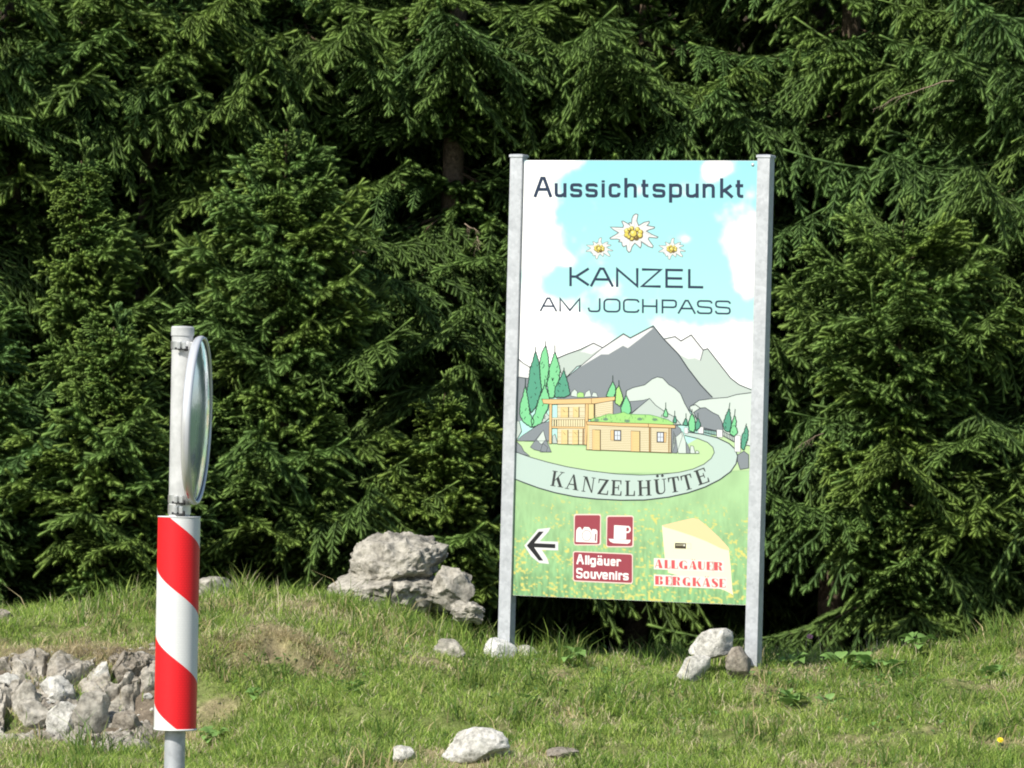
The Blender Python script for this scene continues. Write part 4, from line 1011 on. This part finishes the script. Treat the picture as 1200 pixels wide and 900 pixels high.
def needles_vt(O, D, L, tone, rnd, nper=96, nl=.0200, nw=.0027):
    """every shoot is a soft bottle brush of separate needles round its twig"""
    K = len(O); D = D/np.linalg.norm(D, axis=1)[:, None]
    a = np.cross(D, np.array([.31, .17, .93])); a /= np.linalg.norm(a, axis=1)[:, None]; b = np.cross(D, a)
    u = (np.arange(nper)[None, :]+rnd.rand(K, nper))/nper
    phi = np.arange(nper)[None, :]*2.4+rnd.rand(K, 1)*6.3+rnd.rand(K, nper)*.8
    rad = a[:, None]*np.cos(phi)[..., None]+b[:, None]*np.sin(phi)[..., None]
    rad[..., 2] = np.where(rad[..., 2] < -.3, rad[..., 2]*.6, rad[..., 2])
    fw = (.34+.75*u**3)[..., None]
    nd = D[:, None]*fw+rad*.8; nd /= np.linalg.norm(nd, axis=2)[..., None]
    p = O[:, None]+D[:, None]*(L[:, None]*(u*1.0))[..., None]+rad*.006
    wd = np.cross(nd, rad); wd /= np.linalg.norm(wd, axis=2)[..., None]+1e-9
    mixr = rnd.rand(K, nper, 1)*1.6-.8; wd = wd+mixr*rad*.7
    ln = nl*(1-.35*u**3)*(.8+.4*rnd.rand(K, nper))
    A = p-wd*nw/2; B = p+wd*nw/2; C = p+nd*ln[..., None]
    sn_ = np.cross(B-A, C-A); flip = ((sn_*rad).sum(-1) < 0)[..., None]
    A, B = np.where(flip, B, A), np.where(flip, A, B)
    nrm = rad*1.0+D[:, None]*.15+sn_/(np.linalg.norm(sn_, axis=2)[..., None]+1e-12)*np.where(flip, -1, 1)*.35
    nrm = np.repeat((nrm/np.linalg.norm(nrm, axis=2)[..., None])[:, :, None], 3, 2).reshape(-1, 3)
    V = np.stack([A, B, C], 2).reshape(-1, 3); T = np.arange(len(V)).reshape(-1, 3)
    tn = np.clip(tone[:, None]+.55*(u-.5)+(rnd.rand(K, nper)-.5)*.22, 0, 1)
    tnr = np.repeat(tn.reshape(-1), 3)
    # the dense inner brush of each shoot, a tapered five-sided body
    hs = np.array([0, .22, .75, .95, 1.02]); rr_ = np.array([.005, .0085, .0094, .0072, .0005]); CV, CN, CT_, CF = [], [], [], []
    ph5 = np.arange(5)*2*math.pi/5
    for h_, r_ in zip(hs, rr_):
        for p5 in ph5:
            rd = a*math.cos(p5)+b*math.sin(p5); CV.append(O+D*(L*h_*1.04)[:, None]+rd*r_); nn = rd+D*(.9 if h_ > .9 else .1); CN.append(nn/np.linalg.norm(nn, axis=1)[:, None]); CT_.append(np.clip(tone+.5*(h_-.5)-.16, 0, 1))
    CV = np.stack(CV, 1); CN = np.stack(CN, 1); CT_ = np.stack(CT_, 1); q = []
    for i_ in range(4):
        for j_ in range(5):
            A_, B_, C_, D_ = i_*5+j_, i_*5+(j_+1) % 5, (i_+1)*5+(j_+1) % 5, (i_+1)*5+j_
            q += [(A_, B_, C_), (A_, C_, D_)]
    F = (np.arange(K)[:, None, None]*25+np.array(q)[None]).reshape(-1, 3)+len(V)
    return np.concatenate([V, CV.reshape(-1, 3)]), np.concatenate([T, F]), np.concatenate([tnr, CT_.reshape(-1)]), np.concatenate([nrm, CN.reshape(-1, 3)])

def bough(seed, L, dens=1.0, hang=.35, nper=96):
    """one spruce bough along +X: stem, side twigs, and shoots along every twig"""
    rnd = np.random.RandomState(seed)
    n = 14; s = np.linspace(0, 1, n)
    z = -.10*L*np.sin(s*math.pi*.9)*1.1+.10*L*s**3 + np.cumsum(rnd.normal(0, .004*L, n))
    y = np.cumsum(rnd.normal(0, .010*L, n)); P = np.stack([s*L, y, z], -1)
    WV, WT = [], []; off = 0
    def wood(P_, R__):
        nonlocal off
        v, t = tube_vt(P_, R__, 4); WV.append(v); WT.append(t+off); off += len(v)
    wood(P, .003+.007*L*(1-s)**1.2)
    O, D, Ls, tone = [], [], [], []
    def at_s(q): return np.array([np.interp(q, s, P[:, k]) for k in range(3)])
    q = .10+rnd.rand()*.05; side = 1
    while q < .99:
        for sd_ in (side, -side):
            if rnd.rand() < .10: continue
            o = at_s(q); l2 = (.47*L*(1-q)**.75*(.55+.45*min(1, q/.35))+.07)*rnd.uniform(.65, 1.15)
            el = R_(rnd.uniform(42, 66)); d = np.array([math.cos(el), sd_*math.sin(el), rnd.uniform(-.3, .12)])
            m = 6; tt = np.linspace(0, 1, m)
            P2 = o+np.outer(tt*l2, d)+np.outer(tt**2*l2*hang*rnd.uniform(.4, 1.5), [0.05, 0, -1])
            P2 += np.cumsum(rnd.normal(0, .012*l2, (m, 3)), 0)
            wood(P2, .0026*(1-tt*.7))
            k = .12; s3 = 1
            while k < 1.0:
                o3 = np.array([np.interp(k, tt, P2[:, c]) for c in range(3)]); t2 = P2[min(m-1, int(k*(m-1))+1)]-P2[min(m-2, int(k*(m-1)))]
                t2 = t2/np.linalg.norm(t2); sv = np.cross(t2, [0, 0, 1.]); sv /= np.linalg.norm(sv)+1e-6
                for s3 in (-1, 1):
                    if rnd.rand() < .12: continue
                    e3 = R_(rnd.uniform(32, 58)); d3 = t2*math.cos(e3)+sv*s3*math.sin(e3)+np.array([0, 0, rnd.uniform(-.95, .05) if L > 1.2 else rnd.uniform(-.5, .3)])
                    l3 = (.060+.050*(1-k)*min(1, l2/.3))*rnd.uniform(.75, 1.2)
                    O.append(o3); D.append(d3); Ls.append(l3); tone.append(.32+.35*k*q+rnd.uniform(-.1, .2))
                k += (.046/dens)/max(l2, .05)
            O.append(P2[-1]); D.append(P2[-1]-P2[-2]); Ls.append(.055*rnd.uniform(.8, 1.3)); tone.append(.75)
            # needles along the twig itself
            for c in range(m-1):
                O.append(P2[c]); D.append(P2[c+1]-P2[c]); Ls.append(np.linalg.norm(P2[c+1]-P2[c])); tone.append(.35)
        q += .095/dens/L*rnd.uniform(.75, 1.3)
    for c in range(4, n-1):
        O.append(P[c]); D.append(P[c+1]-P[c]); Ls.append(np.linalg.norm(P[c+1]-P[c])*1.1); tone.append(.4)
    O.append(P[-1]); D.append(P[-1]-P[-2]); Ls.append(.06); tone.append(.8)
    nv, ntr, nt_, nn_ = needles_vt(np.array(O), np.array(D), np.array(Ls), np.array(tone), rnd, nper)
    wv = np.concatenate(WV); wt = np.concatenate(WT)
    V = np.concatenate([nv, wv]); T = np.concatenate([ntr, wt+len(nv)])
    mi = np.concatenate([np.zeros(len(ntr), int), np.ones(len(wt), int)]); tn = np.concatenate([nt_, np.zeros(len(wv))])
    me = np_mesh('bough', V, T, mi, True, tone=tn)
    wn_ = np.zeros((len(wv), 3))
    me.normals_split_custom_set_from_vertices(np.concatenate([nn_, wn_]))
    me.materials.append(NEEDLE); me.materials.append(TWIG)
    return me

def dead_bough(seed, L):
    rnd = np.random.RandomState(seed); n = 9; s = np.linspace(0, 1, n); WV, WT = [], []; off = 0
    P = np.stack([s*L, np.cumsum(rnd.normal(0, .02*L, n)), -.16*L*s**1.6+np.cumsum(rnd.normal(0, .012*L, n))], -1)
    lst = [(P, .008*(1-s)+.0022)]
    for q in np.arange(.2, 1, .07):
        o = np.array([np.interp(q, s, P[:, k]) for k in range(3)]); l2 = .38*L*(1.1-q)*rnd.uniform(.4, 1.2); sd_ = rnd.choice((-1, 1))
        tt = np.linspace(0, 1, 5); lst.append((o+np.outer(tt*l2, [rnd.uniform(.4, .9), sd_*.7, rnd.uniform(-.8, .1)])+np.outer(tt**2*l2*.4, [0, 0, -1])+np.cumsum(rnd.normal(0, .02*l2, (5, 3)), 0), .0026*(1-tt*.6)))
    for P_, R__ in lst:
        v, t = tube_vt(P_, R__, 4); WV.append(v); WT.append(t+off); off += len(v)
    me = np_mesh('dead_bough', np.concatenate(WV), np.concatenate(WT)); me.materials.append(DEAD); return me

BOUGH = {.35: [bough(100+i, .35, 1.0, .2) for i in range(3)], .6: [bough(110+i, .6, 1.0, .3) for i in range(3)], .95: [bough(120+i, .95, 1.0, .38) for i in range(4)],
         1.4: [bough(130+i, 1.4, 1.05, .5) for i in range(4)], 2.0: [bough(140+i, 2.0, .95, .55) for i in range(3)]}
DEADB = [dead_bough(150+i, l) for i, l in enumerate((.5, .8, 1.1, .9))]

CAVITY = [(q0[0], q0[2], rx*1.1/F_PX*33.5, rz*1.1/F_PX*33.5) for q0, rx, rz in ((at(X_, Y_, 33.5), a_, b_) for X_, Y_, a_, b_ in ((110, 190, 62, 52), (38, 285, 34, 45), (500, 150, 40, 55), (545, 235, 55, 32), (610, 145, 60, 34), (583, 400, 14, 90), (335, 468, 66, 42), (278, 520, 26, 60), (62, 400, 18, 60), (985, 212, 62, 30), (1135, 478, 40, 34), (935, 545, 36, 34), (1000, 665, 90, 60), (115, 640, 48, 34), (30, 690, 60, 22), (330, 660, 50, 22), (760, 700, 130, 55)))]
def spruce(x, y, H, R, seed, label, group=None, z_low=.15, step=.17, per=6, back=.45, zmax=99, droop=0.0, skirt=1.0, dead=0, trunk_r=None, prune=None, shape=.85):
    rnd = random.Random(seed); g = gz(x, y).item()
    t = empty('spruce_tree', (x, y, g), 0, label, 'tree', group)
    tr = trunk_r or .007*H+.02
    zz = np.linspace(-.2, H, 14); P = np.stack([np.cumsum([rnd.gauss(0, .008) for _ in zz]), np.cumsum([rnd.gauss(0, .008) for _ in zz]), zz], -1)
    v, tri = tube_vt(P, tr*(1-np.clip(zz/H, 0, 1))**.8+.006, 10)
    link('trunk', np_mesh('trunk', v, tri, smooth=True), t, [BARK if H > 5 else TWIG])
    n = 0; z = z_low; ph = rnd.random()*6.28
    q_ = random.Random(seed*7+3).random(); tcol = (.94+.28*q_, 1.0+.14*q_, 1.0-.12*q_, 1)   # each tree its own green
    while z < min(H-.10, zmax) and n < 285:
        k = z/H; Lb = R*(1-k)**shape*(skirt+(1-skirt)*min(1, k/.25))
        cnt = per if z < 4.5 else max(3, per-2)
        for i in range(cnt):
            az = ph+6.283*(i+rnd.uniform(-.28, .28))/cnt
            if math.sin(az) > .35 and rnd.random() > back: continue
            L = Lb*rnd.uniform(.62, 1.22)
            zi = z+rnd.uniform(-.08, .08)
            if y < 36.5 and rnd.random() < .94 and any(((x+math.cos(az)*L*f_-c_[0])/c_[2])**2+((g+zi-L*.14*f_-c_[1])/c_[3])**2 < 1 for c_ in CAVITY for f_ in (.4, .7, 1.0)): continue
            if prune and prune(x+math.cos(az)*L*.7, y+math.sin(az)*L*.7, g+zi): continue
            if L < .12: continue
            key = min(BOUGH, key=lambda q: abs(math.log(q/L))); me = rnd.choice(BOUGH[key])
            o = bpy.data.objects.new('bough', me); COL.objects.link(o); o.parent = t; o.color = tcol
            sc = L/key; o.location = (math.cos(az)*tr*.5, math.sin(az)*tr*.5, zi)
            inc = R_((34*k**1.3 if H < 5 else 20*k) - 10*(1-k) + rnd.uniform(-9, 9)) - droop*(1-k)
            o.rotation_euler = (rnd.uniform(-.3, .3), -inc, az); o.scale = (sc, sc, sc*rnd.choice((.9, 1.1)))
            n += 1
        if H < 5 or 1.8 < z < 6.2 and y < 36:
            for i in range(4 if H < 5 else 3):        # short inner boughs between the whorls
                az = math.pi*1.5+rnd.uniform(-1.5, 1.5); L = max(.2, Lb*rnd.uniform(.3, .6)*(1 if H < 5 else .7)); key = min(BOUGH, key=lambda q: abs(math.log(q/L)))
                o = bpy.data.objects.new('bough', rnd.choice(BOUGH[key])); COL.objects.link(o); o.parent = t; o.color = tcol; n += 1
                o.location = (0, 0, z+rnd.uniform(-.1, .1)); o.rotation_euler = (rnd.uniform(-.5, .5), -R_(rnd.uniform(-15, 40)), az); o.scale = (L/key,)*3
        z += step*rnd.uniform(.8, 1.2)*(1 if z < 4.5 else 2.2); ph += 2.4*rnd.uniform(.8, 1.2)
    if H < 5:      # leader: upright top shoots
        for j in range(5):
            o = bpy.data.objects.new('top_shoot', BOUGH[.35][j % 3]); COL.objects.link(o); o.parent = t
            sc = .75 if j == 0 else .5; az = j*1.5; o.scale = (sc,)*3
            o.location = (P[-1][0], P[-1][1], H-.16-(.02 if j else 0)); o.rotation_euler = (0, -R_(88 if j == 0 else 48), az)
    for j in range(dead):
        az = rnd.uniform(math.pi, 2*math.pi); me = rnd.choice(DEADB)
        o = bpy.data.objects.new('dead_bough', me); COL.objects.link(o); o.parent = t
        o.location = (math.cos(az)*tr*.5, math.sin(az)*tr*.5, rnd.uniform(.5, min(4.2, H*.9))); o.rotation_euler = (rnd.uniform(-1, 1), R_(rnd.uniform(-5, 20)), az); o.scale = (R*.5*rnd.uniform(.7, 1.1),)*3
    return t

def by_tip(X, Y, D):
    p = at(X, Y, D); return p[0], D, p[2]-gz(p[0], D).item()
x, y, H = by_tip(97, 188, 33.0); spruce(x, y, H, 1.1, 1, 'slim young spruce with an upright candle tip at the upper left', step=.15, shape=.75)
x, y, H = by_tip(340, 152, 32.6); spruce(x, y, H, 1.30, 2, 'broad bushy spruce between the striped post and the printed sign', step=.165, per=8, shape=.62, dead=2)
x, y, H = by_tip(128, 383, 31.7); spruce(x, y, H, .9, 3, 'small young spruce just left of the mirror, on the edge of the bank', step=.165, per=7, shape=.6)
x, y, H = by_tip(-30, 330, 32.0); spruce(x, y, H, .95, 4, 'bushy spruce cut off by the left edge of the picture', step=.17, per=7, shape=.6)
x, y, H = by_tip(1065, 258, 32.3); spruce(x, y, H, 1.5, 5, 'wide rounded spruce just right of the printed sign', step=.19, per=7, shape=.5, z_low=.45, droop=.12)
x, y, H = by_tip(235, 470, 32.4); spruce(x, y, H, .8, 6, 'low spruce behind the striped sleeve', step=.165, per=7, shape=.6)
x, y, H = by_tip(520, 460, 32.6); spruce(x, y, H, .75, 7, 'low spruce with long side shoots left of the sign panel', step=.17, per=6, shape=.6, z_low=.35)
spruce(3.75, 33.6, 10.5, 2.3, 8, 'tall spruce at the right edge whose long boughs hang into the picture', step=.24, per=8, droop=.25, dead=2, z_low=.35)
spruce(2.35, 35.0, 11.0, 2.0, 9, 'tall spruce behind the right sign post', step=.25, per=7, droop=.15, dead=1, z_low=1.5)
spruce(.95, 35.3, 11.5, 2.2, 10, 'tall spruce directly behind the printed panel', step=.25, per=7, droop=.1, z_low=.5, dead=5, trunk_r=.09)
spruce(-.45, 34.9, 11.0, 2.1, 11, 'tall spruce with boughs above the gap left of the panel', step=.25, per=7, droop=.1, z_low=1.9, dead=2)
spruce(-1.65, 35.2, 11.5, 1.9, 12, 'tall spruce behind the broad bushy one', step=.25, per=7, droop=.1, z_low=2.3, dead=1)
spruce(-2.62, 34.5, 10.5, 1.7, 13, 'spruce with its brown trunk showing in a gap at the upper left', step=.2, per=6, droop=.15, z_low=1.0, dead=5, trunk_r=.075,
       prune=lambda X, Y, Z: abs(X+2.75) < .48 and 2.9 < Z < 4.15 and Y < 34.6)
spruce(-3.55, 34.0, 10.5, 1.8, 14, 'spruce at the far left with drooping boughs and a pale trunk', step=.25, per=7, droop=.25, z_low=.4, dead=2, trunk_r=.1)
spruce(-4.9, 33.5, 10, 2.0, 15, 'outermost tall spruce beyond the left edge of the picture', per=6, step=.25)
for i, (tx, X_, Y_, D_, L_, az_) in enumerate((('broad', 545, 262, 33.0, .8, -1.2), ('broad', 560, 278, 32.9, .7, -1.6), ('right', 1118, 95, 32.4, 1.0, 3.5), ('right', 965, 508, 32.2, .7, -2.2), ('left', 120, 180, 34.3, .9, -.3), ('left', 135, 172, 34.3, .7, 3.0))):
    host = [o for o in COL.objects if o.name.startswith('spruce_tree') and tx in {'broad': 'broad', 'right': 'right', 'left': 'left'}[tx] and {'broad': 'broad bushy', 'right': 'at the right edge', 'left': 'brown trunk'}[tx] in o['label']][0]
    o = bpy.data.objects.new('dead_bough', DEADB[i % 4]); COL.objects.link(o); o.parent = host; p = at(X_, Y_, D_)
    o.location = (p[0]-host.location.x, D_-host.location.y, p[2]-host.location.z); o.rotation_euler = (.3, R_(12), az_); o.scale = (L_*.55,)*3
for i, (x, y) in enumerate(((-3.4, 37.3), (-1.9, 37.8), (-.5, 37.5), (.9, 38.0), (2.3, 37.6), (3.8, 37.2), (-4.9, 37.5), (-2.6, 39.2), (-1.2, 39.6), (.2, 39.4), (1.6, 39.5), (3.0, 39.2))):
    spruce(x, y, 12, 2.2, 30+i, 'tall dark spruce in the deep shade behind the front trees', 'dark spruces deep in the wood', z_low=.6, step=.21, per=8, back=.6)

# ------------------------------------------------------------------ GRASS
rs = np.random.RandomState(5)
def grass(name, N, x0, x1, y0, y1, h0, h1, wd, seed, keep, pal, lean=.5, clump=3.0, bias=None):
    rs = np.random.RandomState(seed)
    x = rs.uniform(x0, x1, N); y = rs.uniform(y0, y1, N)
    P = np.stack([x, y, 0*x], -1)
    k = rs.rand(N) < keep(x, y, P); x, y, P = x[k], y[k], P[k]; n = len(x)
    f, st = dirt(x, y)
    ht = (h0+(h1-h0)*rs.rand(n)**1.6)*np.clip(-.25+2.5*fbm(P, clump, 3, seed+2), .3, 2.2)*(1-.45*st)
    az = rs.rand(n)*6.283 if bias is None else bias+rs.normal(0, .7, n); ln = lean*rs.rand(n)**.7*ht*1.2
    dx, dy = np.cos(az)*ln, np.sin(az)*ln
    z = gz(x, y)-.008
    fa = rs.rand(n)*3.14159; wx, wy = np.cos(fa)*wd*.5*(.6+.8*rs.rand(n)), np.sin(fa)*wd*.5
    B = np.stack([x, y, z], -1); W = np.stack([wx, wy, 0*wx], -1)
    M = B+np.stack([dx*.35, dy*.35, ht*.58], -1); Tp = B+np.stack([dx, dy, ht*(1-.25*lean*rs.rand(n))], -1)
    V = np.stack([B-W, B+W, M+W*.8, M-W*.8, Tp], 1).reshape(-1, 3)
    i5 = np.arange(n)[:, None]*5
    T = np.concatenate([i5+[0, 1, 2], i5+[0, 2, 3], i5+[3, 2, 4]], 0)
    c = rs.rand(n)+.55*(fbm(P, 2.2, 3, seed+4)-.5)
    g0, g1, g2, dry = [np.array(q) for q in pal]
    col = np.where((c < .4)[:, None], g0, np.where((c < .75)[:, None], g1, g2))*(.75+.5*rs.rand(n))[:, None]
    isd = rs.rand(n) < np.clip(.08+.56*st, 0, .85)
    col = np.where(isd[:, None], dry*(.7+.5*rs.rand(n))[:, None], col)
    o = link(name, np_mesh(name, V, T, smooth=False, color=np.repeat(col, 5, 0)), None, [GRASS])
    return tag(o, kind='stuff')
PAL = [(.165, .27, .05), (.275, .395, .075), (.375, .465, .115), (.62, .55, .36)]
def k1(x, y, P):
    f, st = dirt(x, y)
    return np.clip(1-f*1.0, .05, 1)*(1-.3*st)*(1-sstep(29.9, 30.3, y))
o = grass('grass', 260000, -3.9, 3.9, 25.0, 30.2, .025, .085, .0048, 11, k1, PAL, 1.0)
tag(o, 'short sunny green grass with straw patches covering the bank', 'grass')
def k2(x, y, P):
    f, st = dirt(x, y)
    return np.clip(1-f, 0, 1)*sstep(28.7, 29.4, y)*(1-sstep(29.95, 30.2, y))*sstep(.40, .62, fbm(P, 2.5, 3, 61))
o = grass('tall_grass', 26000, -3.9, 3.9, 28.6, 30.2, .06, .19, .0050, 12, k2, PAL, .55)
tag(o, 'longer grass blades standing along the top edge of the bank', 'grass')

def k3(x, y, P):
    f, st = dirt(x, y)
    return (1-f)*sstep(.56, .66, fbm(P, 4.5, 3, 67))*(1-sstep(29.8, 30.2, y))
o = grass('grass_tufts', 60000, -3.9, 3.9, 25.0, 30.2, .07, .17, .0065, 14, k3, [(.09, .165, .034), (.14, .225, .045), (.22, .28, .07), (.48, .40, .21)], .9, 5.0)
tag(o, 'rank tufts of coarser grass dotted over the bank', 'grass')
def k4(x, y, P):
    f, st = dirt(x, y)
    return np.clip(sstep(-1.95, -1.7, x)*(1-sstep(-1.0, -.8, x))*np.exp(-((y-lip(x)-.03)/.13)**2)*1.0+.6*sstep(-1.7, -2, x)*np.exp(-((y-27.8)/.2)**2), 0, 1)
o = grass('dry_grass', 60000, -3.9, -.3, 27.2, 28.5, .035, .10, .0042, 15, k4, [(.52, .44, .26), (.62, .53, .33), (.46, .40, .22), (.58, .50, .32)], 1.5, 3.0, -1.57)
tag(o, 'dry straw-coloured grass hanging over the eroded lip and above the rock face', 'grass')

# ------------------------------------------------------------------ WEEDS AND FLOWERS
def leaf_mesh(L, W, seed, fold=.25):
    r = random.Random(seed); n = 7; V = []; T = []
    for i in range(n):
        t = i/(n-1); wv = W*math.sin(math.pi*min(1, .08+t*.92)**.8)*(.9+.2*r.random())*.5 if 0 < i < n-1 else W*.05
        zc = .25*L*math.sin(t*2.2)-.18*L*t*t
        V += [(t*L, -wv, zc+wv*fold), (t*L, 0, zc), (t*L, wv, zc+wv*fold)]
    for i in range(n-1):
        a = i*3; T += [(a, a+3, a+4, a+1), (a+1, a+4, a+5, a+2)]
    V = np.array(V); c = np.array([.16, .28, .075])*(.85+.4*r.random())
    me = np_mesh('leaf', V, T, smooth=True, color=np.tile(c, (len(V), 1))); me.materials.append(LEAF); return me
LEAVES = [leaf_mesh(.078, .078, i) for i in range(5)]
STEM = mat('green_stem', (.09, .15, .04), .6)
def weed(X, Y, n, sc, seed, label):
    r = random.Random(seed); D = hit(X, Y) or 29.0; p = at(X, Y, D)
    t = empty('broadleaf_weed', (p[0], D, gz(p[0], D).item()), 0, label, 'weed', 'broad-leaved weeds in the grass')
    for i in range(n):
        o = bpy.data.objects.new('leaf', LEAVES[i % 5]); COL.objects.link(o); o.parent = t
        az = i*2.4+r.uniform(-.4, .4); rr_ = r.uniform(.0, .05)*sc; o.location = (math.cos(az)*rr_, math.sin(az)*rr_, r.uniform(.03, .09)*sc)
        o.rotation_euler = (r.uniform(-.4, .4), -R_(r.uniform(-30, 35)), az); o.scale = (sc*r.uniform(.75, 1.2),)*3
for i, (X, Y, n, sc, lb) in enumerate(((672, 778, 7, .95, 'broad-leaved weed under the middle of the sign panel'), (927, 832, 9, 1.1, 'broad-leaved weed with a dark gap beneath, below the right post'), (973, 833, 5, .85, 'small broad-leaved weed right of the one below the right post'),
        (985, 765, 10, 1.1, 'leafy clump at the edge of the bank right of the sign'), (1012, 790, 8, 1.0, 'leafy weed in the grass right of the sign, lower than the clump on the edge'), (1045, 795, 8, 1.0, 'rightmost broad-leaved weed on the upper bank'),
        (930, 768, 9, 1.0, 'leafy weed beside the foot of the right post'), (1075, 765, 7, 1.2, 'weed with one upright leaf on the edge of the bank at the right'), (620, 830, 6, .8, 'low weed in the grass below the white stone of the left post'), (415, 815, 6, .8, 'low weed in the middle of the slope under the boulder'),
        (300, 822, 7, .8, 'low weed right of the striped sleeve'), (1165, 800, 7, .9, 'weed near the right edge of the picture'), (248, 872, 8, .9, 'dark weed at the foot of the striped post'))):
    weed(X, Y, int(n*1.5), sc*.95, 200+i, lb)
rg = np.random.RandomState(77); CVs, CTs, CCs, off_ = [], [], [], 0
for X_, Y_, sp_, n_c in ((990, 775, 55, 150), (1040, 800, 45, 110), (930, 790, 40, 90), (700, 790, 60, 90), (1120, 790, 50, 70), (660, 830, 70, 80), (420, 800, 60, 70), (960, 840, 60, 90), (300, 800, 40, 60), (560, 800, 60, 60), (800, 830, 80, 90), (1080, 850, 80, 90)):
    for i in range(n_c):
        D = hit(X_+rg.normal()*sp_, Y_+rg.normal()*14)
        if not D: continue
        x = (X_+rg.normal()*sp_-600)/F_PX*D; y = D+rg.normal()*.06; z = gz(x, y).item()+rg.uniform(.03, .075); r_ = rg.uniform(.009, .019)
        a1, tl = rg.rand()*6.28, rg.uniform(.1, .7); ca, sa = math.cos(a1), math.sin(a1)
        pts = np.array([[0, 0, 0], [r_*.9, -r_*.5, .2*r_], [r_*1.7, -r_*.8, .1*r_], [r_*2.1, 0, -.2*r_], [r_*1.7, r_*.8, .1*r_], [r_*.9, r_*.5, .2*r_]])
        pts = np.stack([pts[:, 0]*math.cos(tl)-pts[:, 2]*math.sin(tl), pts[:, 1], pts[:, 2]*math.cos(tl)+pts[:, 0]*math.sin(tl)], -1)
        CVs.append(np.stack([pts[:, 0]*ca-pts[:, 1]*sa+x, pts[:, 0]*sa+pts[:, 1]*ca+y, pts[:, 2]+z], -1)); CTs.append(np.array([[0, 1, 2], [0, 2, 3], [0, 3, 4], [0, 4, 5]])+off_); off_ += 6
        CCs.append(np.tile(np.array([.11, .205, .05])*rg.uniform(.7, 1.3), (6, 1)))
o = link('clover', np_mesh('clover', np.concatenate(CVs), np.concatenate(CTs), smooth=True, color=np.concatenate(CCs)), None, [LEAF])
tag(o, 'patches of small round clover leaves among the grass', 'clover', kind='stuff')
def flower(name, X, Y, h, rad, col, label, cat, npet=14):
    D = hit(X, Y+6) or 29.3; p = at(X, Y, D); g = gz(p[0], D).item()
    t = empty(name, (p[0], D, g), 0, label, cat); hh = max(.04, p[2]-g)
    v, tri = tube_vt(np.array([[0, 0, 0], [.004, 0, hh*.5], [0, 0, hh]]), [.0022, .002, .0018], 5); link('stem', np_mesh('stem', v, tri, smooth=True), t, [STEM])
    V = []; T = []
    for L_ in range(3):
        for i in range(npet):
            a_ = 6.283*i/npet+L_*.2; e = .1+L_*.45; r_ = rad*(1-.2*L_); d = np.array([math.cos(a_)*math.cos(e), math.sin(a_)*math.cos(e), math.sin(e)]); s_ = np.array([-math.sin(a_), math.cos(a_), 0])*r_*.16
            k = len(V); V += [np.zeros(3), d*r_*.7+s_, d*r_, d*r_*.7-s_]; T.append((k, k+1, k+2, k+3))
    bl = link('blossom', np_mesh('blossom', np.array(V), T), t, [mat(name+'_petals', col, .6)]); bl.location = (0, 0, hh); bl.rotation_euler = (R_(45), 0, 0)
flower('dandelion', 1172, 870, .06, .020, (.80, .62, .02), 'single yellow dandelion low at the right edge', 'flower')
flower('clover_flower', 949, 746, .12, .022, (.55, .28, .34), 'pink clover blossom standing against the dark wood right of the sign', 'flower')
